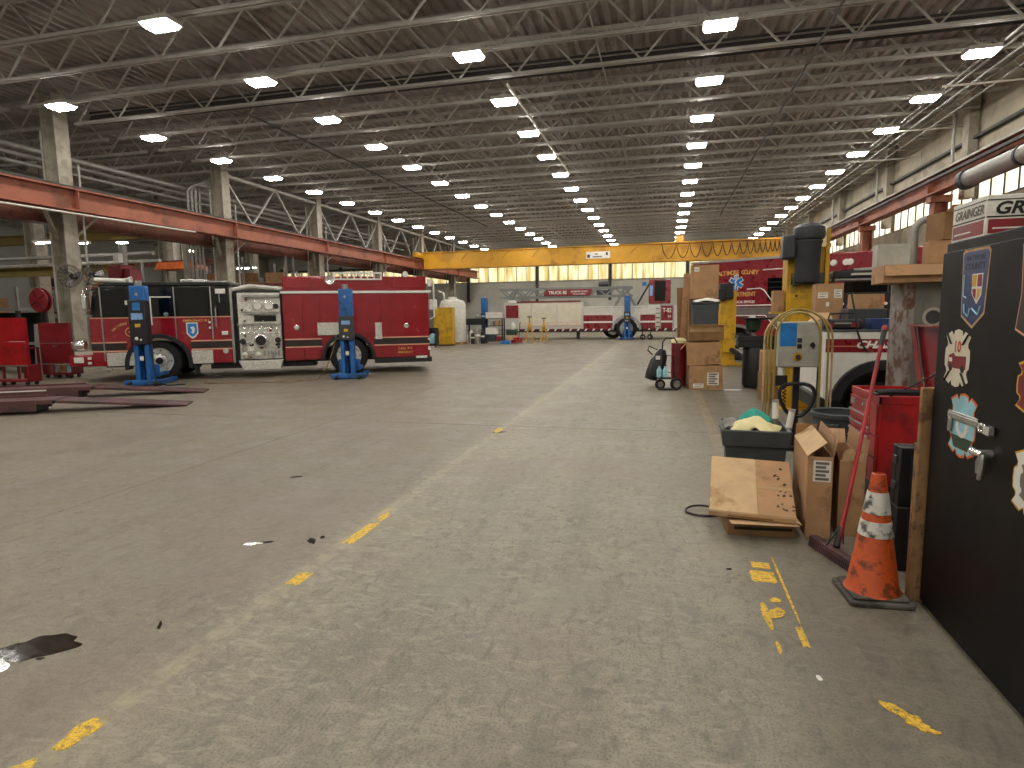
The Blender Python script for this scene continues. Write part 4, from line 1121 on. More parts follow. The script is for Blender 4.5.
# local x runs toward the camera (0.72 long), local y goes right
obj('carcass', MB().box(0, .72, .02, .46, .24, .93), 'cartred', tcx, bevel=.008)
obj('rim', MB().box(-.005, .725, .012, .03, .90, .96).box(-.005, .01, .012, .465, .90, .96).box(.71, .725, .012, .465, .90, .96).box(-.005, .725, .45, .465, .9, .96), 'cartred', tcx, bevel=.003)
zz = .27
for h in (.10, .095, .085, .075, .075, .09):
    d = obj('drawer', MB().box(.025, .56, .0, .03, zz, zz + h - .012), 'cartred', tcx, bevel=.004)
    obj('drawer_pull', MB().box(.035, .55, -.014, .002, zz + h - .03, zz + h - .018), 'steel', d, bevel=.003)
    zz += h
zz = .27
for h in (.2, .175, .18):
    d = obj('drawer', MB().box(.57, .71, .0, .03, zz, zz + h - .012), 'cartred', tcx, bevel=.004)
    zz += h
obj('drawer', MB().box(.025, .71, .0, .03, .80, .89), 'cartred', tcx, bevel=.004)
obj('lock_barrel', MB().cyl((.4, .0, .85), (.4, -.012, .85), .014), 'chrome', tcx)
obj('badge', MB().box(.06, .16, -.004, .002, .82, .87), 'steel', tcx)
lid = MB().prism([(.24, .95), (.72, .95), (.72, 1.5), (-.02, 1.5)], (0, .50, 0), (1, 0, 0), (0, 0, 1), (0, .015, 0)).bar((.24, .47, .95), (-.02, .47, 1.49), .015, .09).box(.705, .72, .42, .51, .95, 1.5).box(-.02, .72, .42, .51, 1.485, 1.5)
obj('lid', lid, 'red2', tcx, bevel=.004)  # medic red, darker than the chest: the lid's shade put into its colour
obj('lid_stay', MB().cyl((.66, .1, .95), (.68, .48, 1.18), .007, n=8), 'blackm', tcx)
obj('lower_cart', MB().box(.02, .70, .03, .45, .10, .24), 'blackm', tcx)
for x in (.08, .64):
    for y in (.08, .40):
        obj('caster', MB().cyl((x, y - .015, .05), (x, y + .015, .05), .05).box(x - .02, x + .02, y - .025, y + .025, .06, .11), 'blackm', tcx)
pad = thing('vinyl_pad', 'black folded vinyl pad resting on the open tool chest', 'pad', (1.62, 5.3, .962))
pm_ = MB()
pm_.tube([(.02, -.04, .022), (.12, -.05, .03), (.24, -.045, .028), (.36, -.03, .024)], .022, 8)
pm_.tube([(.02, .03, .02), (.12, .035, .026), (.24, .03, .026), (.36, .02, .022)], .02, 8)
pm_.box(.0, .38, -.06, .1, .0, .016)
obj('pad_body', pm_, 'blackm', pad, bevel=.004)

# broom leaning on the chest
br = thing('push_broom', 'red handled push broom leaning on the red tool chest', 'broom', (0, 0, 0))
hb0, hb1 = Vector((1.03, 4.44, 0)), Vector((1.19, 3.98, 0))
dv = (hb1 - hb0).normalized()
obj('broom_block', MB().bar(hb0 + Vector((0, 0, .058)), hb1 + Vector((0, 0, .058)), .06, .035), 'brown', br, bevel=.006)
bm = MB()
side = Vector((-dv.y, dv.x, 0))
for i in range(24):
    p = hb0 + dv * (.01 + i * .0195)
    for s_ in (-.02, 0, .02):
        bm.bar(p + side * s_ + Vector((0, 0, .045)), p + side * s_ * 1.5 + Vector((0, 0, .001)), .016)
obj('bristles', bm, 'brown', br, kind='stuff')
mid = (hb0 + hb1) / 2
top = Vector((1.575, 5.0, 1.48))
obj('broom_handle', MB().cyl(mid + Vector((.02, .0, .09)), top, .014, n=12), 'cartred', br)
dd = (top - mid).normalized()
obj('grip', MB().cyl(top - dd * .13, top + dd * .004, .018, n=12), 'blackm', br)
obj('end_cap', MB().lathe([(.02, 0), (.022, .02), (.014, .04), (0, .045)], top, dd, 12), 'cartred', br)
obj('socket', MB().cyl(mid + Vector((.01, 0, .085)), mid + dd * .16 + Vector((.01, 0, .06)), .022, n=10).bar(mid + side * .06 + Vector((0, 0, .1)), mid + dd * .2 + Vector((.01, 0, .05)), .01).bar(mid - side * .06 + Vector((0, 0, .1)), mid + dd * .2 + Vector((.01, 0, .05)), .01), 'blackm', br)

# ------------------------------------------------------------------ cartons
def carton(name, label, loc, sx, sy, sz, rz=0, group=None, m='cardboard', flaps=(), tape='y', rot=None, open_top=False):
    """box with its base centre at loc; flaps: (side, length, angle from closed)"""
    t = thing(name, label, 'box', loc, rz, group, rot)
    th = .006
    b = MB()
    if open_top:
        b.box(-sx / 2, sx / 2, -sy / 2, -sy / 2 + th, 0, sz).box(-sx / 2, sx / 2, sy / 2 - th, sy / 2, 0, sz)
        b.box(-sx / 2, -sx / 2 + th, -sy / 2 + th, sy / 2 - th, 0, sz).box(sx / 2 - th, sx / 2, -sy / 2 + th, sy / 2 - th, 0, sz).box(-sx / 2, sx / 2, -sy / 2, sy / 2, 0, th)
    else:
        b.box(-sx / 2, sx / 2, -sy / 2, sy / 2, 0, sz)
    body = obj('carton_body', b, m, t, bevel=.004)
    if not open_top:
        for s_ in (-1, 1):
            if tape == 'y':
                obj('top_flap', MB().box(min(0, s_ * sx / 2) + .002, max(0, s_ * sx / 2) - .002, -sy / 2, sy / 2, sz, sz + .004), m, t, bevel=.001)
            elif tape == 'x':
                obj('top_flap', MB().box(-sx / 2, sx / 2, min(0, s_ * sy / 2) + .002, max(0, s_ * sy / 2) - .002, sz, sz + .004), m, t, bevel=.001)
    for fl in flaps:
        sd, ln, ang = fl[:3]
        fm = fl[3] if len(fl) > 3 else 'cardlight'
        a_ = R(ang)
        wv = sx if sd in ('-y', '+y') else sy
        mb = MB().box(-wv / 2 + .006, wv / 2 - .006, 0, ln, 0, .005)
        o = obj('flap', mb, fm, t, bevel=.001)
        # local: hinge along x, flap extends +y; turned about the hinge
        yaw = {'-y': 0, '+y': PI, '-x': -PI / 2, '+x': PI / 2}[sd]
        hx = {'-y': (0, -sy / 2), '+y': (0, sy / 2), '-x': (-sx / 2, 0), '+x': (sx / 2, 0)}[sd]
        o.matrix_local = Matrix.Translation((hx[0], hx[1], sz)) @ Matrix.Rotation(yaw, 4, 'Z') @ Matrix.Rotation(a_, 4, 'X')
    return t
def paper_label(t, x0, x1, z0, z1, y, lines=4, m='paper', nm='shipping_label'):
    o = obj(nm, MB().box(x0, x1, y - .002, y, z0, z1), m, t)
    h = (z1 - z0)
    for k in range(lines):
        zc = z1 - h * (k + .7) / (lines + .4)
        obj('printed_line', MB().box(x0 + (x1 - x0) * .12, x1 - (x1 - x0) * (.12 + .18 * (k % 2)), y - .003, y - .002, zc - h * .06, zc + h * .06), 'inkgrey', o)
    return o

# shallow tray on the floor with the flattened box leaning over it against the tote
tr = carton('cardboard_tray', 'shallow open cardboard tray on the floor under the flattened box', (.69, 4.80, 0), .47, .52, .115, R(4), None, 'carddark', open_top=True, flaps=[('-y', .10, 176, 'cardlight'), ('+x', .05, 205, 'cardlight')])
obj('printed_line', MB().box(-.19, .21, -.263, -.26, .045, .066), 'ink', tr)
fb = thing('flattened_box', 'light tan flattened cardboard box sloping from the tray up to the tote', 'box', (.68, 4.50, .168), 0, None, (R(19.5), R(1), R(-5)))
fbb = obj('carton_body', MB().box(-.345, .25, 0, .74, -.045, 0), 'cardlight', fb, bevel=.006)
obj('top_panel', MB().box(-.34, -.01, .005, .735, 0, .006), 'cardlight', fb, bevel=.002)
obj('top_panel', MB().box(-.003, .248, .005, .735, 0, .005), 'cardboard', fb, bevel=.002)
obj('tape', MB().box(.0, .248, .325, .365, .005, .0065), 'tape', fb)
for i in range(16):
    x0, y0 = .13 + .11 * random.random(), .06 + .66 * random.random()
    sm = splat(x0, y0, .006 + .012 * random.random() ** 2, .006 + .014 * random.random() ** 2, random.random() * 3, 16, .6, i, .0055, .0062)
    obj('stain', sm, 'ink', fb)
obj('printed_line', MB().box(-.21, .1, -.0015, 0, -.035, -.022), 'carddark', fb)

ba = carton('tall_carton', 'tall narrow brown carton with a barcode label and raised flap', (1.115, 4.95, 0), .165, .74, .60, R(-4), 'tall brown cartons', 'cardboard', open_top=True, flaps=[('-x', .16, 40, 'cardlight'), ('+y', .12, 70, 'cardboard'), ('+x', .14, 100, 'cardboard')])
paper_label(ba, -.045, .07, .42, .575, -.371, 5)
obj('printed_panel', MB().box(-.084, -.082, -.1, .1, .2, .26), 'carddark', ba)
bb = carton('tall_carton', 'tall brown carton with torn flaps behind the labelled carton', (1.345, 5.0, 0), .165, .66, .56, R(-4), 'tall brown cartons', 'cardboard', open_top=True, flaps=[('-x', .10, 105, 'cardboard'), ('+y', .12, 120, 'cardlight'), ('+x', .15, 95, 'cardboard')])
obj('torn_flap', MB().prism([(-.07, .0), (.06, .0), (.075, .07), (.02, .055), (-.005, .10), (-.06, .08)], (0, -.327, .55), (1, 0, 0), (0, 0, 1), (0, .005, 0)), 'cardlight', bb)
tag(obj('cable_loop', MB().tube([(.40 + .13 * math.cos(a) - .08, 4.98 + .1 * math.sin(a), .012 + .02 * max(0, math.sin(a))) for a in [R(20 + 12 * i) for i in range(27)]], .009, 7), 'bandblk'), 'brown cable loop on the floor left of the flattened box', 'cable')

# ------------------------------------------------------------------ grey tote with towels
tt = thing('plastic_tote', 'square grey plastic bin heaped with towels behind the flattened box', 'bin', (.785, 5.66, 0), R(-3))
def frus(x0, y0, z0, x1, y1, z1):
    a_ = [(-x0, -y0, z0), (x0, -y0, z0), (x0, y0, z0), (-x0, y0, z0)]
    b_ = [(-x1, -y1, z1), (x1, -y1, z1), (x1, y1, z1), (-x1, y1, z1)]
    return a_ + b_, [(3, 2, 1, 0), (4, 5, 6, 7)] + [(i, (i + 1) % 4, 4 + (i + 1) % 4, 4 + i) for i in range(4)]
def frus_wall(x0, y0, z0, x1, y1, z1, th):
    v1, _ = frus(x0, y0, z0, x1, y1, z1)
    v2, _ = frus(x0 - th, y0 - th, z0 + th, x1 - th, y1 - th, z1)
    fs = [(3, 2, 1, 0), (8, 9, 10, 11)]
    for i in range(4):
        j = (i + 1) % 4
        fs += [(i, j, 4 + j, 4 + i), (8 + j, 8 + i, 12 + i, 12 + j), (4 + i, 4 + j, 12 + j, 12 + i)]
    return MB().add(v1 + v2, fs)
obj('bin_body', frus_wall(.215, .215, 0, .25, .25, .54, .008), 'charcoal', tt, bevel=.012)
obj('bin_rim', frus_wall(.268, .268, .47, .285, .285, .62, .03), 'charcoal', tt, bevel=.012)
obj('bin_liner', MB().box(-.24, .24, -.24, .24, .40, .43), 'blackm', tt)
def cloth(name, label, loc, rx, ry, h, m, seed, cat='towel'):
    rnd = random.Random(seed)
    mb = MB()
    N = 16
    ph = [(rnd.uniform(0, 6), rnd.uniform(2, 6), rnd.uniform(2, 6)) for _ in range(5)]
    vs = []
    for j in range(N + 1):
        for i in range(N + 1):
            u, v = i / N * 2 - 1, j / N * 2 - 1
            r = math.sqrt(u * u + v * v)
            z = h * (1 - .75 * r ** 1.4) + h * .34 * sum(abs(math.sin(a * .7 * u + b * .7 * v + p)) - .5 for p, a, b in ph) / 2
            q_ = 1 + .14 * math.sin(5 * math.atan2(v, u) + ph[0][0])
            vs.append((u * rx * (1 - .1 * v * v) * q_, v * ry * (1 - .1 * u * u) * q_, max(z, -.01)))
    fs = [(j * (N + 1) + i, j * (N + 1) + i + 1, (j + 1) * (N + 1) + i + 1, (j + 1) * (N + 1) + i) for j in range(N) for i in range(N)]
    mb.add(vs, fs)
    o = obj(name, mb, m)
    o.location = loc
    sm = o.modifiers.new('thick', 'SOLIDIFY')
    sm.thickness, sm.offset = .012, -1
    tag(o, label, cat)
    return o
cloth('towel', 'cream towel heaped in the front of the grey bin', (.78, 5.60, .57), .20, .17, .12, 'towel', 3)
cloth('rubber_glove', 'teal cloth lying behind the cream towel in the grey bin', (.80, 5.76, .60), .14, .12, .14, 'teal', 9, 'cloth')
cloth('rag', 'grey rag at the left corner of the grey bin', (.60, 5.72, .57), .09, .1, .08, 'cloth', 5, 'rag')
def grease_tube(loc, label, tilt):
    t = thing('grease_tube', label, 'cartridge', loc, 0, 'white grease tubes', (R(4), R(tilt), 0))
    obj('tube_body', MB().cyl((0, 0, 0), (0, 0, .27), .027, n=18), 'sign', t)
    obj('printed_band', MB().lathe([(.0275, .05), (.0275, .12), (.0265, .12), (.0265, .05)], n=18, closed=True), 'inkgrey', t)
    obj('end_cap', MB().cyl((0, 0, -.02), (0, 0, .0), .029, n=18).cyl((0, 0, .27), (0, 0, .285), .028, n=18), 'steel', t)
grease_tube((.975, 5.72, .56), 'white grease tube standing in the bin, nearer the cream towel', -2)
grease_tube((1.045, 5.60, .50), 'white grease tube at the right corner of the grey bin', 8)

# round can behind
rc = thing('trash_can', 'round dark grey trash can between the bin and the red tool chest', 'trash can', (1.86, 7.15, 0))
obj('can_body', MB().lathe([(.22, 0), (.265, .50), (.255, .50), (.21, .02), (0, .02)], n=36), 'charcoal', rc)
obj('can_rim', MB().lathe([(.262, .47), (.285, .48), (.285, .52), (.27, .535), (.255, .52), (.255, .48)], n=36, closed=True), 'charcoal', rc)
obj('can_handle', MB().tube([(-.2, -.19, .42), (-.22, -.24, .42), (-.1, -.31, .42), (-.08, -.27, .42)], .012, 8), 'charcoal', rc)

# ------------------------------------------------------------------ control box on its stand
cs = thing('control_stand', 'grey control box with blue sticker on a black stand by the yellow hoses', 'control panel', (1.49, 7.55, 0))
obj('enclosure', MB().box(-.215, .215, -.08, .08, .98, 1.50), 'panelgrey', cs, bevel=.01)
obj('door', MB().box(-.205, .205, -.092, -.08, .99, 1.49), 'panelgrey', cs, bevel=.004)
obj('instruction_sticker', MB().box(-.205, -.03, -.095, -.09, 1.22, 1.485), 'bluest', cs)
for z0, m in ((1.29, 'darkgrey'), (1.22, 'blackm')):
    obj('push_button', MB().box(-.02, .03, -.10, -.09, z0 - .025, z0 + .025).cyl((.005, -.1, z0), (.005, -.125, z0), .018), m, cs, bevel=.003)
obj('selector_switch', MB().cyl((.14, -.092, 1.235), (.14, -.11, 1.235), .026).box(.132, .148, -.125, -.11, 1.2, 1.27), 'blackm', cs)
ds = obj('emergency_stop', MB().cyl((-.01, -.092, 1.10), (-.01, -.098, 1.10), .05, n=20), 'yellow', cs)
obj('stop_knob', MB().cyl((-.01, -.098, 1.10), (-.01, -.125, 1.10), .028, n=18), 'bandblk', ds)
obj('stand_post', MB().box(-.035, .035, -.03, .03, .05, .98), 'blackm', cs, bevel=.004)
obj('stand_foot', MB().box(-.2, .2, -.1, .2, 0, .05), 'blackm', cs, bevel=.01)
lp = []
for i in range(31):
    a_ = 2 * PI * i / 30 + PI / 2
    lp.append((.235 * abs(math.cos(a_)) ** .7 * (1 if math.cos(a_) > 0 else -1) * (.75 + .25 * math.sin(a_)), -.08, .60 + .19 * math.sin(a_)))
obj('loop_handle', MB().tube(lp, .022, 8), 'blackm', cs)
obj('coil_spring', MB().tube([(-.14 + .02 * math.cos(i * 1.2), -.10 + .02 * math.sin(i * 1.2), .5 + .008 * i) for i in range(36)], .007, 5), 'blackm', cs)
for k, (rx, rzt, x0, zb, y0, m) in enumerate([(.235, .30, -.02, .35, -.12, 'hose'), (.27, .33, .0, .30, .10, 'hose'), (.33, .36, .03, .22, .14, 'hose'), (.37, .35, .04, .15, .17, 'cardlight')]):
    pts = [(1.49 + x0 - rx, 7.55 + y0, zb)]
    for i in range(15):
        a_ = PI - PI * i / 14
        pts.append((1.49 + x0 + rx * math.cos(a_), 7.55 + y0, 1.30 + rzt * math.sin(a_) * .95 + (0 if y0 > 0 else .02)))
    pts.append((1.49 + x0 + rx * 1.02, 7.55 + y0, zb + .05))
    o = obj('hose_loop', MB().tube(pts, .012, 8), m)
    tag(o, 'tan hose, %s loop hung over the grey control box' % ['innermost', 'second', 'third', 'outermost'][k], 'hose', 'hose loops over the control box')
obj('cable_gland', MB().cyl((-.16, 0, .88), (-.16, 0, .98), .04, n=14), 'sign', cs)
obj('small_switch_box', MB().box(-.24, -.10, -.06, .04, .76, .88), 'blackm', cs, bevel=.006)

# ------------------------------------------------------------------ yellow lift posts
p2 = thing('lift_post', 'tall yellow lift post with a dark motor unit on top behind the control box', 'lift post', (2.2, 10.62, 0))
obj('column', MB().box(-.30, .24, .0, .05, .02, 2.62).box(-.30, -.25, .05, .4, .02, 2.62).box(.24, .30, -.06, .4, .02, 2.9).box(-.25, .24, .33, .38, .02, 2.62), 'yellow', p2, bevel=.006)
obj('carriage', MB().box(-.27, .22, -.1, -.0, 1.3, 2.02), 'yellow', p2, bevel=.01)
obj('bolt', MB().cyl((-.17, -.11, 1.85), (-.17, -.1, 1.85), .02).cyl((.17, -.11, 1.85), (.17, -.1, 1.85), .02), 'blackm', p2)
obj('base_plate', MB().box(-.36, .33, -.15, .55, 0, .02), 'yellow', p2)
mt = obj('motor_housing', MB().lathe([(.16, 2.06), (.175, 2.1), (.19, 2.64), (.205, 2.66), (.205, 2.70), (.16, 2.72), (0, 2.72)], (-.05, -.2, 0), n=28).box(-.24, .2, -.2, .02, 2.02, 2.2), 'darkgrey', p2)
obj('motor_cap', MB().lathe([(.21, 2.72), (.23, 2.78), (.22, 2.90), (.15, 2.95), (0, 2.95)], (-.04, -.2, 0), n=24), 'darkgrey', mt)
obj('side_tank', MB().box(-.42, -.22, -.26, -.0, 2.42, 2.80), 'darkgrey', p2, bevel=.04)
obj('bracket', MB().box(-.24, .2, -.12, -.02, 2.03, 2.12), 'blackm', p2)
obj('name_plate', MB().box(-.2, .2, -.13, -.12, 2.07, 2.16), 'tape', p2)
carton_side = carton('small_carton', 'small brown carton hanging at the side of the tall yellow post', (1.79, 10.76, 1.602), .16, .2, .34, 0, None, 'cardboard')
obj('bracket_shelf', MB().box(-.52, -.30, .0, .28, 1.57, 1.6), 'yellow', p2)
p1 = thing('lift_post', 'short yellow lift post beside the stacked cartons before the medic unit', 'lift post', (1.78, 18.6, 0), R(4))
obj('column', MB().box(-.22, .22, -.0, .05, .02, 2.2).box(-.22, -.17, .05, .36, .02, 2.2).box(.17, .22, .05, .36, .02, 2.2), 'yellow', p1, bevel=.006)
obj('base_plate', MB().box(-.28, .55, -.12, .5, 0, .06), 'yellow', p1, bevel=.01)
obj('motor_housing', MB().box(-.26, .12, -.12, .25, 1.95, 2.4).box(-.3, -.1, -.16, .0, 1.9, 2.25), 'blackm', p1, bevel=.03)
obj('carriage', MB().box(-.15, .19, -.06, .0, .4, 1.0), 'yellow', p1, bevel=.01)
obj('lift_arm', MB().bar((.1, -.05, .5), (.4, -.35, .25), .12, .1), 'blackm', p1)

# oil drain behind
od = thing('oil_drain', 'black waste oil drain with dark green funnel before the medic unit', 'drain', (1.85, 13.5, 0))
obj('tank', MB().lathe([(.24, .04), (.25, .08), (.25, .82), (.22, .86), (0, .86)], n=24), 'blackm', od)
obj('drain_pan', MB().box(-.36, .36, -.22, .22, .86, .98).box(-.36, .36, -.22, -.19, .98, 1.1).box(-.36, -.33, -.22, .22, .98, 1.1), 'blackm', od, bevel=.01)
obj('drain_stem', MB().cyl((-.06, 0, .98), (-.06, 0, 1.2), .03), 'steel', od)
obj('funnel', MB().lathe([(.05, 1.16), (.13, 1.22), (.17, 1.42), (.165, 1.42), (.12, 1.24), (0, 1.2)], (-.06, 0, 0), n=20), 'green', od)
obj('funnel_brim', MB().lathe([(.17, 1.42), (.36, 1.46), (.36, 1.475), (.16, 1.435)], (0, 0, 0), n=28, closed=True), 'blackm', od)
obj('white_cap', MB().cyl((-.08, 0, 1.42), (-.08, 0, 1.53), .07), 'sign', od)
for a_ in (30, 150, 270):
    obj('caster', MB().cyl((.2 * math.cos(R(a_)) - .02, .2 * math.sin(R(a_)), .03), (.2 * math.cos(R(a_)) + .02, .2 * math.sin(R(a_)), .03), .03), 'blackm', od)
carton('shipping_carton', 'brown carton on the floor left of the grey control box', (1.90, 11.6, .0), .42, .4, .52, R(5), None, 'carddark')
carton('shipping_carton', 'lighter brown carton on top of the carton left of the control box', (1.88, 11.6, .526), .40, .38, .38, R(-4), None, 'cardboard')

# ------------------------------------------------------------------ carton stack in the aisle
sk = 12.95
c0 = carton('shipping_carton', 'battered brown carton with white label, bottom of the aisle stack', (.83, sk + .28, 0), .66, .55, .50, R(3), 'cartons stacked in the aisle')
paper_label(c0, .02, .25, .10, .36, -.276, 5)
paper_label(c0, -.26, -.05, .04, .13, -.276, 2)
obj('tape', MB().box(-.05, .02, -.277, -.275, 0, .5), 'tape', c0)
c1 = carton('shipping_carton', 'tilted brown carton with a flap hanging left, second in the aisle stack', (.80, sk + .24, .52), .66, .46, .46, R(-2), 'cartons stacked in the aisle', flaps=[('-x', .17, 225, 'cardboard')], rot=(0, R(-3), R(-2)))
obj('tape', MB().box(-.2, -.02, -.233, -.231, .12, .15).box(.05, .26, -.233, -.231, .2, .22), 'tape', c1)
c2 = carton('shipping_carton', 'open brown carton with pale rim, third in the aisle stack', (.83, sk + .26, 1.02), .68, .44, .30, R(1), 'cartons stacked in the aisle', 'carddark', open_top=True, flaps=[('-y', .14, 168, 'cardlight')])
obj('inner_flap', MB().box(-.33, .33, -.224, -.221, .18, .30), 'cardlight', c2)
gt = thing('storage_tote', 'dark grey plastic tote near the top of the aisle stack', 'bin', (.80, sk + .26, 1.03))
obj('tote_body', MB().add(*frus(.23, .17, 0, .27, .2, .74)), 'charcoal', gt, bevel=.03)
obj('tote_rim', MB().box(-.29, .29, -.215, .215, .74, .78), 'charcoal', gt, bevel=.01)
pb = cloth('plastic_bag', 'white plastic bag draped over the dark grey tote', (.82, sk + .22, 1.815), .24, .19, .07, 'sign', 12, 'bag')
c3 = carton('shipping_carton', 'tall brown carton at the top of the aisle stack', (.79, sk + .48, 1.89), .54, .36, .68, R(2), 'cartons stacked in the aisle')
obj('tape', MB().box(-.18, .2, -.183, -.181, .2, .235), 'tape', c3)
paper_label(c3, -.22, -.12, .55, .64, -.181, 1)
c4 = carton('leaning_carton', 'upright brown carton standing just behind the aisle stack', (.74, sk + .86, 0), .5, .36, 1.88, R(2), None, 'carddark')
tag(obj('cardboard_sheet', MB().box(-.13, .13, -.01, .01, 0, 2.45), 'cardboard', None, (.42, sk + 1.1, 0), (R(2), R(2), R(8)), .002), 'tall loose cardboard sheet standing left of the aisle stack', 'cardboard')
tag(obj('cardboard_sheet', MB().box(-.1, .1, -.01, .01, 0, 2.15), 'carddark', None, (.40, sk + 1.3, 0), (R(1), R(-2), R(20)), .002), 'darker cardboard sheet behind the tall loose sheet by the aisle stack', 'cardboard')
tag(obj('paper_sheet', splat(1.36, 13.0, .16, .06, .1, 18, .3, 3, 0, .01), 'paper'), 'white paper sheet on the floor right of the aisle stack', 'paper')
# hand truck
ht = thing('hand_truck', 'black hand truck with two wheels left of the aisle stack', 'hand truck', (.08, 12.93, 0))
obj('frame', MB().tube([(-.16, .02, .1), (-.12, .3, .98), (-.05, .36, 1.06), (.12, .36, 1.06), (.17, .3, .98), (.16, .02, .1)], .016, 8).bar((-.15, .1, .35), (.16, .1, .35), .03, .01).bar((-.14, .2, .7), (.165, .2, .7), .03, .01), 'blackm', ht)
obj('toe_plate', MB().box(-.2, .2, -.2, .06, .02, .035), 'blackm', ht)
for x, r_ in ((-.16, .105), (.17, .125)):
    wq = obj('wheel', MB().lathe([(r_ * .6, -.03), (r_, -.025), (r_, .025), (r_ * .6, .03)], (x, -.06 if x > 0 else .0, r_), (.35, -1, 0), 22, True), 'tyre', ht)
    obj('hub', MB().cyl((x - .01, (-.06 if x > 0 else 0) + .03, r_), (x + .012, (-.06 if x > 0 else 0) - .035, r_), r_ * .6, n=16), 'steel', wq)
bgm = MB()
for p, r_, h_ in [((-.14, .12, .2), .17, .62), ((-.24, .2, .12), .15, .55)]:
    bgm.lathe([(0, 0), (r_ * .9, .02), (r_, h_ * .3), (r_ * .8, h_ * .8), (r_ * .4, h_), (0, h_)], p, (.25, .1, 1), 14)
bg = thing('duffel_bag', 'black bag slumped against the hand truck', 'bag', (-.05, 13.35, 0))
obj('bag_body', bgm, 'blackm', bg)
obj('bag_tag', MB().box(-.13, -.04, -.1, -.09, .6, .68), 'paper', bg)
obj('bag_strap', MB().tube([(-.2, .0, .7), (-.3, -.05, .8), (-.28, .05, .88), (-.1, .1, .8)], .014, 6), 'blackm', bg)
for k, (x, z0) in enumerate(((-.17, .27), (-.05, .27))):
    t = thing('spray_bottle', 'pale blue bottle on the hand truck, %s the aisle stack' % ['further from', 'nearer to'][k], 'bottle', (x + .07, 12.82, z0), 0, 'pale blue bottles')
    obj('bottle_body', MB().lathe([(.05, 0), (.055, .02), (.055, .15), (.025, .19), (.02, .23), (0, .23)], n=14), 'sky', t)
    obj('bottle_cap', MB().cyl((0, 0, .23), (0, 0, .26), .022, n=10), 'blackm', t)
obj('bottle_shelf', MB().box(-.2, .06, -.2, -.02, .235, .268), 'blackm', ht)
rd = thing('red_drum', 'red drum with pale lid behind the hand truck', 'drum', (.30, 13.62, 0))
obj('drum_body', MB().lathe([(.15, 0), (.155, .3), (.16, .32), (.155, .34), (.155, .62), (.16, .64), (.15, .96), (0, .96)], n=22), 'dullred', rd)
obj('drum_lid', MB().lathe([(.165, .94), (.165, 1.0), (.1, 1.05), (0, 1.05)], n=22), 'towel', rd)

# ------------------------------------------------------------------ white station vehicle with gear piled on it
vh = thing('station_vehicle', 'white utility vehicle with a red stripe behind the tool chest', 'vehicle', (1.99, 8.4, 0))
fp = [(.0, .30)] + [(.06, .30), (.07, .62)] + ring_arc(.66, .42, .50, 166, 14, 12) + [(1.19, .30), (2.6, .30), (2.6, 1.355), (.0, 1.355)]
obj('body', MB().xz(fp, 0, 1.75), 'white', vh, bevel=.02)
obj('hood', MB().box(-.02, 2.6, -.02, 1.76, 1.355, 1.375), 'darkgrey', vh, bevel=.01)
obj('stripe', MB().box(.0, 1.6, -.004, .001, 1.09, 1.26), 'red2', vh)
obj('pinstripe', MB().box(.0, 1.6, -.006, -.003, 1.165, 1.172), 'peach', vh)
text('CHASE', .125, 'sign', vh, (.58, -.008, 1.185), bold=.035, shear=.3, sx=1.25)
obj('wheel_arch', MB().xz(ring_arc(.66, .40, .60, 5, 172, 18) + ring_arc(.66, .40, .47, 172, 5, 18), -.06, .35), 'blackm', vh, bevel=.012)
wheel(vh, .68, .12, .36, .36, .26, rimm='blackm')
obj('wheel_well', MB().box(.0, 1.1, .3, .4, .2, 1.0), 'blackm', vh)
obj('rear_bumper', MB().box(-.05, .06, .0, 1.7, .3, .5), 'blackm', vh, bevel=.02)
obj('axle', MB().cyl((.74, .2, .36), (.74, 1.6, .36), .05), 'blackm', vh)
wheel(vh, .74, 1.7, .38, .38, .26, side=1)
wheel(vh, 2.2, .06, .38, .38, .26)
wheel(vh, 2.2, 1.7, .38, .38, .26, side=1)
HZ = 1.376
cL = carton('gear_carton', 'large brown carton with two white labels on the white vehicle', (2.30, 9.75, HZ), .36, .3, .62, R(-3), None, 'cardboard')
paper_label(cL, -.15, -.02, .42, .50, -.151, 2)
paper_label(cL, .06, .16, .42, .54, -.151, 3)
paper_label(cL, -.04, .0, .3, .36, -.151, 0)
cM = carton('gear_carton', 'small brown carton with orange end on a dark tray on the white vehicle', (2.62, 9.1, HZ + .26), .36, .26, .19, R(4), None, 'cardboard')
obj('orange_end', MB().box(.16, .182, -.132, .0, .06, .16), 'orangeh', cM)
tag(obj('parts_tray', MB().box(2.38, 2.84, 8.95, 9.32, HZ, HZ + .258), 'darkgrey', bevel=.01), 'dark grey tray under the small carton on the white vehicle', 'tray')
carton('gear_carton', 'low opened brown carton beside the labelled carton on the white vehicle', (2.17, 9.2, HZ), .32, .28, .12, R(12), None, 'cardboard', open_top=True, flaps=[('+y', .12, 130), ('-x', .12, 215)])
def jump_bag(loc, label, w_=.4):
    t = thing('equipment_bag', label, 'bag', loc, R(-6), 'black equipment bags on the white vehicle')
    obj('bag_body', MB().box(-w_ / 2, w_ / 2, -.12, .12, 0, .13), 'blackm', t, bevel=.03)
    obj('bag_handle', MB().tube([(-w_ * .4, -.1, .11), (-w_ * .35, -.08, .2), (w_ * .3, -.08, .21), (w_ * .36, -.1, .11)], .013, 6), 'blackm', t)
    obj('red_tab', MB().box(-w_ * .42, -w_ * .25, -.13, -.118, .03, .08).box(w_ * .2, w_ * .4, -.13, -.118, .03, .09), 'dullred', t)
    obj('zip_line', MB().box(-.1, .1, -.124, -.118, .07, .09), 'pipe', t)
jump_bag((2.22, 8.62, HZ), 'black equipment bag with red tabs at the front of the white vehicle', .44)
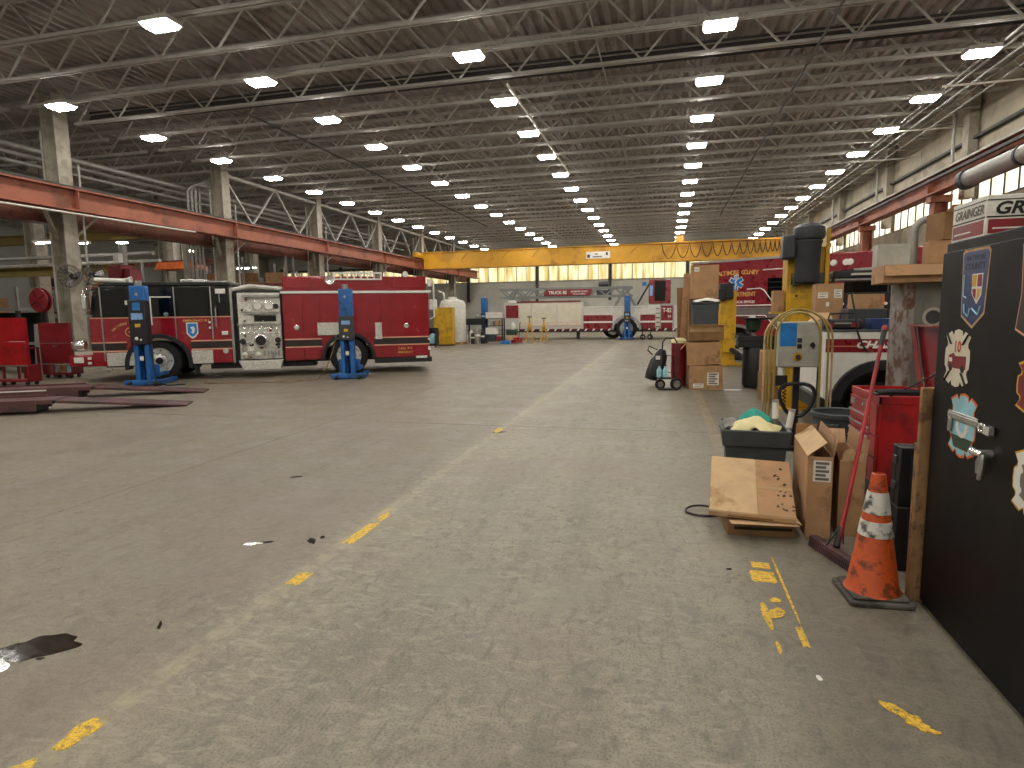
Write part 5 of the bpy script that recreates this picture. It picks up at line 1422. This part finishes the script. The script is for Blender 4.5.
tag(obj('blue_case', MB().box(2.52, 2.80, 8.5, 8.75, HZ, HZ + .135), 'navy', bevel=.01), 'dark blue case on the front edge of the white vehicle', 'case')
tag(obj('black_cable', MB().tube([(2.27, 8.45, HZ + .45), (2.3, 8.37, HZ + .2), (2.33, 8.365, HZ + .0), (2.37, 8.36, 1.25), (2.45, 8.36, 1.1)], .012, 6), 'blackm'), 'black cord hanging over the front of the white vehicle', 'cable')
cloth('dark_jacket', 'dark blue jacket with white cuff hanging beside the labelled carton', (2.53, 9.5, HZ + .02), .10, .09, .30, 'navy', 31, 'jacket')

# rack and shelving behind the vehicle
rkx = thing('parts_rack', 'dark steel parts rack with bins behind the white vehicle', 'rack', (3.05, 10.9, 0))
for x in (-.45, .5):
    for y in (-.2, .25):
        obj('upright', MB().box(x - .02, x + .02, y - .02, y + .02, 0, 2.12), 'blackm', rkx)
for z in (.2, 1.2, 2.1):
    obj('shelf', MB().box(-.47, .52, -.22, .27, z - .015, z + .012), 'pipe' if z > 2 else 'blackm', rkx)
for k in range(3):
    t = thing('black_bin', 'black bin, %s on the middle shelf of the parts rack' % ['nearest the labelled carton', 'the middle one', 'nearest the grey locker'][k], 'bin', (2.75 + .31 * k, 10.9, 1.213), 0, 'black bins on the parts rack')
    obj('bin_body', MB().box(-.14, .14, -.18, .18, 0, .68), 'blackm', t, bevel=.015)
    obj('bin_knob', MB().cyl((0, -.18, .5), (0, -.2, .5), .025), 'sign', t)
lbx = thing('light_bar_unit', 'spare black light bar with silver trim lying on the parts rack', 'light bar', (3.05, 10.85, 2.113))
obj('bar_body', MB().box(-.45, .4, -.14, .14, 0, .13), 'blackm', lbx, bevel=.03)
obj('trim', MB().box(-.2, .36, -.15, -.138, .05, .085), 'chrome', lbx)
obj('end_lamp', MB().cyl((.4, -.05, .07), (.43, -.05, .07), .05), 'chrome', lbx)

# red truck parked behind the rack
rt = thing('red_rescue_truck', 'red rescue truck with white oval lamps behind the parts rack', 'truck', (4.1, 16.2, 0), mth)
obj('body', MB().box(-.46, 3.2, 0, 2.2, .45, 2.98), 'red2', rt, bevel=.04)
obj('corner_strip', MB().box(-.49, -.34, -.03, .02, 2.2, 2.95), 'white', rt)
for x in (-.18, .10, .19):
    obj('oval_lamp', MB().lathe([(0, 0), (.08, .0), (.07, .03), (0, .035)], (x, -.0, 2.74), (0, -1, 0), 16), 'sign', rt)
obj('windscreen', MB().box(.08, 2.8, -.03, .02, 1.7, 2.56), 'glassd', rt, bevel=.02)
obj('chrome_trim', MB().box(.3, 1.4, -.06, -.03, 2.5, 2.58), 'chrome', rt)
obj('side_door', MB().box(-.3, .03, -.015, .01, .7, 2.1), 'red2', rt, bevel=.01)
for x in (.5, 2.4):
    wheel(rt, x, .0, .48, .48, .3)
    wheel(rt, x, 2.2, .48, .48, .3, side=1)

# ------------------------------------------------------------------ grey locker with cartons on top
gl = thing('grey_locker', 'grey steel locker with a rusted edge and torn stickers behind the tool chest', 'locker', (2.08, 6.05, 0))
obj('carcass', MB().box(0, .9, 0, .42, 0, 1.86), 'greycab', gl, bevel=.006)
obj('rusted_edge', MB().box(-.006, .0, .0, .42, 0, 1.86).box(-.006, .05, -.006, .0, 0, 1.86), 'rustedge', gl)
obj('sticker', MB().xz(maltese(.20, 1.55, .17, .34), -.004, 0), 'inkgrey', gl)
obj('sticker_centre', MB().cyl((.20, -.006, 1.56), (.20, -.004, 1.56), .06, n=20), 'darkgrey', gl)
obj('sticker_ring', MB().lathe([(.06, 0), (.085, 0), (.085, .002), (.06, .002)], (.20, -.004, 1.56), (0, -1, 0), 20, True), 'column', gl)
obj('sticker', MB().xz(maltese(.05, 1.22, .15, .3), -.005, 0), 'greystripe', gl)
obj('sticker', MB().xz(maltese(.17, .93, .12, .2), -.005, 0), 'cardlight', gl)
gz = 1.862
f1 = carton('flat_carton', 'wide flat brown carton overhanging the front of the grey locker', (2.14, 6.18, gz), .54, .5, .15, R(-6), 'cartons on the grey locker', flaps=[('-y', .1, 245, 'cardboard')])
f2 = carton('flat_carton', 'flat brown carton beside the overhanging one on the grey locker', (2.66, 6.25, gz), .46, .46, .17, R(2), 'cartons on the grey locker')
f3 = carton('small_carton', 'light brown carton resting on the flat cartons over the grey locker', (2.46, 6.4, gz + .178), .28, .22, .20, R(-8), 'cartons on the grey locker')
f4 = carton('small_carton', 'dusty brown carton topmost of the pile on the grey locker', (2.50, 6.42, gz + .386), .26, .24, .24, R(14), 'cartons on the grey locker', 'carddark', flaps=[('-y', .1, 150)])
f5 = carton('white_carton', 'pale grey carton at the left end of the flat carton on the grey locker', (2.02, 6.36, gz + .158), .26, .18, .20, R(-4), 'cartons on the grey locker', 'panelgrey')
tag(obj('red_box', MB().box(2.68, 2.80, 6.3, 6.5, gz + .176, gz + .40), 'dullred', bevel=.004), 'dark red box beside the light brown carton on the grey locker', 'box')
tag(obj('bent_duct', MB().tube([(2.30, 6.64, 0), (2.30, 6.64, gz + .5), (2.31, 6.64, gz + .56), (2.35, 6.64, gz + .60), (2.42, 6.64, gz + .62), (2.75, 6.64, gz + .64)], .035, 12), 'pipe'), 'bent grey duct rising behind the grey locker and its cartons', 'duct')

dt = thing('wall_duct', 'big grey cylindrical duct under the right wall near the locker top', 'duct', (7.6, 15.0, 4.95))
obj('duct_body', MB().cyl((0, -7, 0), (0, 3.6, 0), .22, n=20), 'pipe', dt)
obj('duct_collar', MB().cyl((0, 3.5, 0), (0, 3.75, 0), .26, n=20).cyl((0, 1.0, 0), (0, 1.1, 0), .24, n=20), 'darkgrey', dt)
obj('hanger', MB().bar((0, 3.0, .2), (.5, 3.0, .5), .05).bar((0, -2.0, .2), (.5, -2.0, .5), .05), 'pipedark', dt)
# ------------------------------------------------------------------ left side: ramps, carts, fan, reel
u = Vector((-.866, -.5, 0))
def ramp(loc, label):
    t = thing('ramp_runway', label, 'vehicle ramp', loc, math.atan2(-.5, -.866), 'maroon lift runways')
    # local x runs up the ramp, away from the tip
    obj('ramp_plate', MB().xz([(0, .0), (0, .03), (2.05, .22), (2.05, .17)], -.28, .28), 'brown', t, bevel=.006)
    obj('runway_deck', MB().box(2.1, 6.2, -.29, .29, .16, .235), 'brown', t, bevel=.008)
    obj('runway_channel', MB().box(2.35, 6.2, -.30, -.27, .05, .24).box(2.35, 6.2, .27, .30, .05, .24), 'brown', t)
    obj('white_edge', MB().box(2.9, 6.2, .301, .31, .185, .21), 'sign', t)
    obj('hinge', MB().cyl((2.08, -.3, .2), (2.08, .3, .2), .03), 'blackm', t)
    for x in (2.5, 4.0, 5.5):
        obj('support_foot', MB().box(x - .12, x + .12, -.24, .24, 0, .16), 'blackm', t, bevel=.01)
    obj('side_curb', MB().box(2.4, 6.2, -.30, -.26, .235, .27), 'brown', t)
ramp((-8.72, 9.42, 0), 'maroon lift runway with sloping ramp nearer the camera')
ramp((-9.85, 11.15, 0), 'maroon lift runway further back beside the blue lift')

def tool_cart(loc, rz, label, w_, h, h0, m):
    t = thing('tool_cart', label, 'tool cart', loc, rz, 'red tool carts on the left')
    obj('upper_panel', MB().box(-w_ / 2, w_ / 2, -.06, .05, (h0 + h) / 2 + .006, h), m, t, bevel=.008)
    obj('lower_panel', MB().box(-w_ / 2, w_ / 2, -.06, .05, h0, (h0 + h) / 2 - .006), m, t, bevel=.008)
    obj('edge_strip', MB().box(-w_ / 2, w_ / 2, -.07, -.05, h0 - .03, h0), 'steel', t)
    obj('frame', MB().box(-w_ / 2, -w_ / 2 + .05, -.05, .32, .1, h0).box(w_ / 2 - .05, w_ / 2, -.05, .32, .1, h0).box(-w_ / 2, w_ / 2, -.05, .32, .1, .15), 'dullred', t)
    for x in (-w_ / 2 + .1, 0, w_ / 2 - .1):
        for y in (0, .25):
            obj('caster', MB().cyl((x - .02, y, .05), (x + .02, y, .05), .05), 'blackm', t)
    obj('pull', MB().box(-.06, .06, -.08, -.06, (h0 + h) / 2 - .1, (h0 + h) / 2 - .07), 'steel', t)
    return t
tool_cart((-15.95, 11.3, 0), R(8), 'bright red tool cart cut by the picture edge, nearest of the red carts', 1.5, 1.68, .52, 'cartred')
tc2 = tool_cart((-16.35, 13.05, 0), R(8), 'darker red tool cart with clutter on its bottom shelf left of the engine', .92, 1.53, .42, 'dullred')
for k, (x, m_) in enumerate(((-16.6, 'steel'), (-16.35, 'cardboard'), (-16.12, 'sky'))):
    tag(obj('parts_can', MB().lathe([(.09, 0), (.09, .2), (.05, .23), (0, .23)], (x, 13.2, .151), n=12), m_), '%s can on the bottom shelf of the darker red cart' % ['grey', 'tan', 'pale blue'][k], 'can')
tag(obj('metal_sheet', MB().box(-.5, .5, -.02, .02, 0, 1.5), 'pipe', None, (-17.3, 13.6, 0), (R(-4), 0, R(10)), .004), 'grey metal sheet standing between the two red carts', 'sheet')
bx = thing('work_table', 'dark work table between the red carts', 'table', (-16.95, 12.45, 0), R(8))
obj('table_top', MB().box(-.35, .35, -.2, .3, .84, .88), 'dullred', bx)
for sx in (-.32, .32):
    for sy in (-.17, .27):
        obj('leg', MB().box(sx - .025, sx + .025, sy - .025, sy + .025, 0, .84), 'dullred', bx)
for k in range(3):
    tag(obj('white_jug', MB().lathe([(.07, 0), (.075, .14), (.03, .2), (.03, .22), (0, .22)], (-17.15 + .2 * k, 12.45, .882), n=12), 'sign'), 'white jug, %s on the work table between the red carts' % ['the one by the bright cart', 'the middle one', 'the one by the darker cart'][k], 'jug', 'white jugs')
fn = thing('shop_fan', 'dark wire cage fan fixed to the first left column', 'fan', (-17.95, 15.0, 2.95), R(20))
cg = MB()
for r_ in (.12, .22, .30, .34):
    cg.lathe([(r_, -.08 - (.34 - r_) * .25), (r_ + .012, -.08 - (.34 - r_) * .25), (r_ + .012, -.07 - (.34 - r_) * .25)], (0, 0, 0), (0, 1, 0), 24, True)
for k in range(16):
    a_ = 2 * PI * k / 16
    cg.bar((.05 * math.cos(a_), -.15, .05 * math.sin(a_)), (.34 * math.cos(a_), -.08, .34 * math.sin(a_)), .008)
    cg.bar((.34 * math.cos(a_), -.08, .34 * math.sin(a_)), (.3 * math.cos(a_), .08, .3 * math.sin(a_)), .01)
obj('cage', cg, 'pipedark', fn)
for k in range(3):
    a_ = R(120 * k + 20)
    obj('blade', MB().prism([(.04, -.05), (.28, -.11), (.30, .06), (.05, .05)], (0, 0, 0), (math.cos(a_), 0, math.sin(a_)), (-math.sin(a_), .25, math.cos(a_)), (0, .006, 0)), 'steel', fn)
obj('motor', MB().cyl((0, .0, 0), (0, .25, 0), .09), 'blackm', fn)
obj('wall_arm', MB().bar((0, .2, 0), (-.1, .3, -.3), .05), 'pipedark', fn)
f2_ = copy_tree(fn)
f2_.location, f2_.rotation_euler = (-17.35, 15.25, 3.0), (0, 0, R(62))
f2_['label'] = 'second dark wire cage fan turned sideways beside the column fan'
obj('wall_arm', MB().bar((0, .0, 0), (.45, .95, -.05), .05), 'pipedark', f2_)
hr = thing('hose_reel', 'red hose reel mounted behind the red tool carts', 'hose reel', (-18.1, 14.1, 2.2), R(15))
hr.scale = (.78, .78, 1)
obj('disc', MB().lathe([(.0, -.16), (.08, -.16), (.34, -.13), (.36, -.1), (.34, -.09), (.1, -.1), (.1, .1), (.34, .09), (.36, .12), (.0, .14)], (0, 0, 0), (0, 1, 0), 26), 'dullred', hr)
obj('wound_hose', MB().lathe([(.1, -.09), (.26, -.09), (.27, 0), (.26, .09), (.1, .09)], (0, 0, 0), (0, 1, 0), 24), 'blackm', hr)
for k in range(4):
    a_ = R(90 * k + 30)
    obj('spoke', MB().bar((.06 * math.cos(a_), -.165, .06 * math.sin(a_)), (.3 * math.cos(a_), -.15, .3 * math.sin(a_)), .05, .02), 'bandblk', hr)
obj('stand', MB().bar((0, .2, .1), (0, .25, -2.19), .08).bar((-.2, .2, 0), (.2, .2, 0), .06), 'pipedark', hr)
# bench against the next bay
wb_ = thing('long_workbench', 'long grey workbench with shelf behind the red carts', 'workbench', (-20.9, 14.5, 0))
obj('bench_top', MB().box(-2.2, 1.9, -.4, .4, 1.9, 2.0).box(-2.2, 1.9, -.4, .4, .85, .92), 'pipe', wb_)
for x in (-2.1, -.1, 1.8):
    for y in (-.35, .35):
        obj('leg', MB().box(x - .05, x + .05, y - .05, y + .05, 0, 1.9), 'pipedark', wb_)
obj('back_panel', MB().box(-2.2, 1.9, .36, .4, .2, 1.85), 'blackm', wb_)

# coats and gear hung on the first column
gr_ = thing('gear_rail', 'rail of grey work coats by the bumper of the engine', 'rail', (-16.4, 15.3, 0), R(28))
obj('rail_bar', MB().cyl((-.45, 0, 2.0), (.45, 0, 2.0), .02).cyl((-.42, 0, 0), (-.42, 0, 2.0), .02).cyl((.42, 0, 0), (.42, 0, 2.0), .02).box(-.46, -.38, -.3, .3, 0, .03).box(.38, .46, -.3, .3, 0, .03), 'pipe', gr_)
for k, (x, m_, nm) in enumerate(((-.28, 'cloth', 'grey'), (-.1, 'wood', 'tan'), (.08, 'cloth', 'second grey'), (.25, 'navy', 'dark blue'))):
    cm = MB().lathe([(.03, 2.0), (.14, 1.92), (.17, 1.6), (.15, 1.2), (.18, .75), (.16, .72), (0, .72)], (0, 0, 0), n=14)
    cm.v = [(vx * .38, vy * 1.4 + .03 * math.sin(9 * vz), vz) for vx, vy, vz in cm.v]
    o = obj('work_coat', cm, m_)
    o.matrix_world = Matrix.Translation((-16.4 + x * .88, 15.3 + x * .47, -.02)) @ Matrix.Rotation(R(28), 4, 'Z')
    tag(o, '%s work coat hanging on the gear rail' % nm, 'coat', 'coats on the gear rail')

# next bay: crane beams, posts, racks
def beam(x0, x1, y, z0, z1, m, label):
    mb = MB().box(x0, x1, y - .16, y + .16, z1 - .05, z1).box(x0, x1, y - .16, y + .16, z0, z0 + .05).box(x0, x1, y - .03, y + .03, z0 + .05, z1 - .05)
    t = thing('bay_crane_beam', label, 'crane beam', ((x0 + x1) / 2, y, z0))
    o = obj('beam', mb, m, t)
    o.location = (-(x0 + x1) / 2, -y, -z0)
    for x in (x0 + .3, x1 - .3):
        o = obj('support_post', MB().box(x - .1, x + .1, y - .09, y + .09, 0, z0), 'column', t)
        o.location = (-(x0 + x1) / 2, -y, -z0)
beam(-38, -20.5, 19.9, 3.42, 3.82, 'bayyellow', 'yellow crane beam lying low behind the red tool carts')
beam(-34, -20.2, 22.6, 5.15, 5.6, 'bayyellow', 'yellow crane beam high behind the first left column')
beam(-36, -20.4, 33.0, 3.2, 3.7, 'rust', 'red oxide beam far in the left bay')
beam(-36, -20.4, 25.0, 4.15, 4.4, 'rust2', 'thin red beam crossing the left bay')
def rack(loc, label, w_, n_sh, rz=0, hgt=4.6):
    t = thing('pallet_rack', label, 'rack', loc, rz, 'pallet racks in the left bay')
    for x in (-w_ / 2, 0, w_ / 2):
        for y in (0, .9):
            obj('upright', MB().box(x - .045, x + .045, y - .04, y + .04, 0, hgt), 'pipe', t)
    for k in range(n_sh):
        z = .9 + k * (hgt - 1) / n_sh
        obj('rack_beam', MB().box(-w_ / 2, w_ / 2, -.03, .03, z - .1, z).box(-w_ / 2, w_ / 2, .87, .93, z - .1, z), 'rust', t)
        obj('rack_deck', MB().box(-w_ / 2, w_ / 2, 0, .9, z, z + .03), 'galv', t)
    return t
rack((-20.6, 26.4, 0), 'tall pallet rack of boxes behind the pump panel of the engine', 4.4, 3, R(12))
for k in range(9):
    zl = [.93, 2.13, 3.33][k % 3]
    c = carton('rack_carton', '%s brown carton on the %s level of the pallet rack' % (['first', 'middle', 'last'][k // 3], ['bottom', 'middle', 'top'][k % 3]), (-20.6 + (-1.5 + 1.5 * (k // 3)) * .978 - .45 * .2, 26.4 + (-1.5 + 1.5 * (k // 3)) * .208 + .45 * .978, zl + .003), .9 - .1 * (k % 2), .62, .72 - .12 * (k % 3), R(12), 'cartons on the pallet rack', ['cardboard', 'carddark'][k % 2])
rack((-22.5, 37.0, 0), 'pallet rack farther along behind the engine tail', 5.0, 3)
rack((-24.5, 15.8, 0), 'pallet rack at the picture edge behind the red carts', 4.0, 2, 0, 2.8)
rack((-25.0, 21.5, 0), 'pallet rack in the dark bay behind the engine cab', 4.6, 3, 0, 4.2)
rack((-24.0, 30.5, 0), 'pallet rack deep in the left bay behind the pump panel', 4.6, 3, 0, 4.6)
rack((-20.8, 34.2, 0), 'pallet rack nearest the engine tail in the left bay', 3.4, 3, R(15), 4.4)
rack((-29.0, 24.5, 0), 'pallet rack against the far side of the left bay', 5.0, 3, 0, 4.6)
rnd = random.Random(5)
PLACES = [((-25.0, 21.5), 4.6, 'rack behind the engine cab', 4.2), ((-24.0, 30.5), 4.6, 'rear rack behind the pump panel', 4.6), ((-29.0, 24.5), 5.0, 'far side rack of the bay', 4.6), ((-24.5, 15.8), 4.0, 'rack at the picture edge', 2.8)]
for (px_, py_), w_, nm, hg in PLACES:
    ns = 2 if hg < 3 else 3
    for lv in range(ns):
        for q in range(4):
            bw, bh = rnd.uniform(.5, .8), rnd.uniform(.35, .85)
            o = obj('stored_box', MB().box(-bw / 2, bw / 2, -.3, .3, 0, bh), rnd.choice(['cardboard', 'carddark', 'darkgrey', 'pipe', 'blackm', 'wood']), None, (px_ - w_ / 2 + w_ * (q + .5) / 4, py_ + .45, .9 + lv * (hg - 1) / ns + .033), None, .01)
            tag(o, '%s stored box from the left, %s shelf of the %s' % (['first', 'second', 'third', 'fourth'][q], ['bottom', 'middle', 'top'][lv], nm), 'box', 'stored boxes in the left bay')
oh = thing('orange_hood', 'orange sloped hood on posts in the left bay behind the engine', 'hood', (-23.2, 25.2, 0))
obj('hood', MB().xz([(-1.1, 3.95), (1.1, 3.95), (.8, 4.3), (-.8, 4.3)], -.6, .6), 'orangeh', oh, bevel=.02)
for x in (-.9, .9):
    obj('post', MB().box(x - .05, x + .05, -.05, .05, 0, 3.95), 'pipe', oh)
obj('flue', MB().cyl((-.2, 0, 4.3), (-.2, 0, 6.1), .16).cyl((.25, 0, 4.3), (.25, 0, 6.1), .12), 'pipewhite', oh)
hp_ = thing('hoist_post', 'grey post with red hoist head and white card behind the engine cab', 'hoist', (-19.15, 18.1, 0))
obj('post', MB().cyl((0, 0, 0), (0, 0, 4.3), .13, n=14), 'pipe', hp_)
obj('hoist_head', MB().box(-.45, .15, -.3, .3, 2.9, 3.55).box(.2, .48, -.25, .25, 2.9, 3.4), 'dullred', hp_, bevel=.02)
obj('card', MB().box(-.12, .12, -.32, -.14, 3.62, 3.95), 'sign', hp_)
# suspended tube lights in the left bay
for k, (x, y, z) in enumerate(((-21.35, 17.2, 4.35), (-25.8, 17.2, 2.75), (-24.0, 20.4, 4.75), (-24.4, 31.6, 4.5))):
    t = thing('tube_light', 'white tube light low in the left bay, %s' % ['over the engine cab', 'behind the red carts', 'behind the first left column', 'over the engine tail'][k], 'tube light', (x, y, z), 0, 'tube lights of the left bay')
    obj('reflector', MB().box(-.7, .7, -.12, .12, .02, .09), 'white', t)
    obj('tube', MB().cyl((-.65, 0, .0), (.65, 0, 0), .025, n=8), 'lamp', t)
    for hx in (-.2, .2):
        obj('hanger', MB().bar((hx, 0, .09), (hx, 0, 7.62 - z), .015), 'pipedark', t)

# ------------------------------------------------------------------ far clutter by the aerial truck
yc = thing('yellow_cabinet', 'yellow flammables cabinet behind the tail of the fire engine', 'cabinet', (-10.95, 28.9, 0), R(6))
obj('cabinet_body', MB().box(-.48, .48, 0, .6, .06, 1.95), 'yellow', yc, bevel=.01)
for x0, x1 in ((-.46, -.01), (.01, .46)):
    obj('door', MB().box(x0, x1, -.02, .0, .1, 1.9), 'yellow', yc, bevel=.005)
obj('base', MB().box(-.46, .46, .02, .58, 0, .06), 'blackm', yc)
wt = thing('white_tank', 'tall white plastic tank behind the yellow cabinet', 'tank', (-11.0, 30.55, 0))
obj('tank_body', MB().lathe([(.68, .12), (.70, .2), (.70, 2.1), (.6, 2.3), (.25, 2.4), (.22, 2.5), (0, 2.5)], n=24), 'pipewhite', wt)
obj('tank_stand', MB().box(-.6, .6, -.5, .5, 0, .12), 'cardboard', wt)
obj('tank_pipe', MB().tube([(-.3, -.4, 2.3), (-.3, -.5, 2.7), (-.6, -.5, 2.8)], .06), 'pipewhite', wt)
wc = thing('water_cart', 'black cart carrying a pale blue bottle at the engine tail', 'cart', (-11.0, 27.6, 0))
obj('cart_body', MB().box(-.24, .24, -.2, .2, .08, .2).box(-.24, -.18, -.2, .2, .2, .95).box(.18, .24, -.2, .2, .2, .95).box(-.24, .24, .14, .2, .2, .95), 'blackm', wc, bevel=.01)
obj('bottle', MB().lathe([(.15, .2), (.16, .25), (.16, .6), (.05, .68), (0, .7)], (0, -.04, 0), n=16), 'sky', wc)
for x in (-.175, .175):
    obj('caster', MB().cyl((x - .025, -.1, .045), (x + .025, -.1, .045), .045), 'blackm', wc)
ms = thing('machine_bench', 'dark machine bench with gear between the tank and the blue lift', 'bench', (-9.95, 31.6, 0))
obj('bench_top', MB().box(-.65, .45, -.4, .4, 1.0, 1.35), 'blackm', ms, bevel=.02)
for x in (-.6, .4):
    obj('leg', MB().box(x - .04, x + .04, -.36, -.28, 0, 1.0).box(x - .04, x + .04, .28, .36, 0, 1.0), 'blackm', ms)
obj('vise', MB().box(-.1, .15, -.2, .0, 1.35, 1.55), 'steel', ms, bevel=.02)
for k, (x, y, h, r_, m_, lb) in enumerate(((-10.15, 31.05, .75, .1, 'pipewhite', 'white cylinder on the floor before the machine bench'), (-9.98, 30.75, .6, .1, 'blackm', 'black canister before the machine bench'), (-9.72, 30.8, .82, .14, 'steel', 'steel canister with white band before the machine bench'), (-9.5, 31.0, .7, .1, 'blackm', 'slim black canister by the blue lift'))):
    t = thing('gas_canister', lb, 'canister', (x, y, 0), 0, 'canisters before the bench')
    obj('canister_body', MB().lathe([(r_, 0), (r_, h * .85), (r_ * .5, h * .95), (r_ * .3, h), (0, h)], n=14), m_, t)
    obj('canister_band', MB().lathe([(r_ + .004, h * .5), (r_ + .004, h * .62), (r_ - .01, h * .62), (r_ - .01, h * .5)], n=14, closed=True), 'sign', t)
sh = thing('supply_shelf', 'dark supply shelf left of the red panel of the aerial truck', 'shelf', (-8.95, 31.4, 0))
for x in (-.5, .5):
    for y in (-.22, .22):
        obj('upright', MB().box(x - .03, x + .03, y - .03, y + .03, 0, 1.35), 'blackm', sh)
for z in (.12, .48, .95, 1.33):
    obj('shelf_board', MB().box(-.52, .52, -.25, .25, z - .02, z + .01), 'blackm', sh)
for (x0, x1, z0, h, m_, lb) in ((-.42, .42, 1.342, .33, 'pipewhite', 'long pale green box topmost on the supply shelf'), (-.44, .2, .492, .36, 'sign', 'white box on the second shelf of the supply shelf'), (-.45, .1, .132, .3, 'darkgrey', 'dark grey box at the bottom of the supply shelf'), (.14, .46, .132, .24, 'dullred', 'dark red box at the bottom of the supply shelf'), (-.2, .0, .962, .22, 'pipe', 'small grey box on the third shelf of the supply shelf'), (.1, .3, .962, .26, 'cardboard', 'small brown box on the third shelf of the supply shelf')):
    tag(obj('supply_box', MB().box(-8.95 + x0, -8.95 + x1, 31.2, 31.6, z0, z0 + h), m_, bevel=.01), lb, 'box', 'boxes on the supply shelf')
pl = thing('blue_pallet', 'low blue pallet on the floor before the aerial truck', 'pallet', (-8.12, 30.95, 0))
obj('deck_board', MB().box(-.28, .28, -.4, .4, .12, .16), 'bluest', pl)
for y in (-.35, 0, .35):
    obj('runner', MB().box(-.28, .28, y - .04, y + .04, 0, .12), 'bluest', pl)
fj = thing('floor_jack', 'red floor jack with upright black handle before the aerial truck', 'jack', (-7.55, 30.7, 0), R(80))
obj('jack_frame', MB().box(-.4, .35, -.16, -.1, .06, .22).box(-.4, .35, .1, .16, .06, .22).box(.0, .35, -.14, .14, .1, .34), 'cartred', fj, bevel=.02)
obj('lift_arm', MB().bar((.1, 0, .2), (-.35, 0, .3), .12, .08), 'cartred', fj)
obj('handle', MB().tube([(.3, 0, .3), (.42, 0, .8), (.5, 0, 1.15)], .022, 8), 'blackm', fj)
for x, y in ((-.36, -.18), (-.36, .18), (.3, -.18), (.3, .18)):
    obj('wheel', MB().cyl((x, y - .025, .06), (x, y + .025, .06), .06), 'steel', fj)
wj = thing('fluid_stand', 'green and tan stand with a white jug before the red panel', 'stand', (-8.05, 31.75, 0))
obj('cabinet', MB().box(-.28, .28, -.2, .2, .0, .42), 'cardlight', wj, bevel=.01)
obj('drawer', MB().box(-.28, .28, -.21, .2, .43, .72), 'green', wj, bevel=.01)
tag(obj('white_jug', MB().lathe([(.11, 0), (.13, .05), (.13, .28), (.05, .36), (.05, .4), (0, .4)], (-7.98, 31.7, .722), n=14), 'sign'), 'white jug standing on the green and tan stand', 'jug')
tw = thing('hand_cart', 'small black two wheeled cart right of the wheel of the aerial truck', 'cart', (-1.02, 35.3, 0))
obj('cart_frame', MB().box(-.25, .25, -.05, .05, .5, .56).box(-.25, -.2, -.05, .05, .1, .8).box(.2, .25, -.05, .05, .1, .8), 'blackm', tw)
for x in (-.2, .2):
    obj('wheel', MB().lathe([(.08, -.04), (.16, -.04), (.16, .04), (.08, .04)], (x, -.1, .16), (0, 1, 0), 16, True), 'tyre', tw)
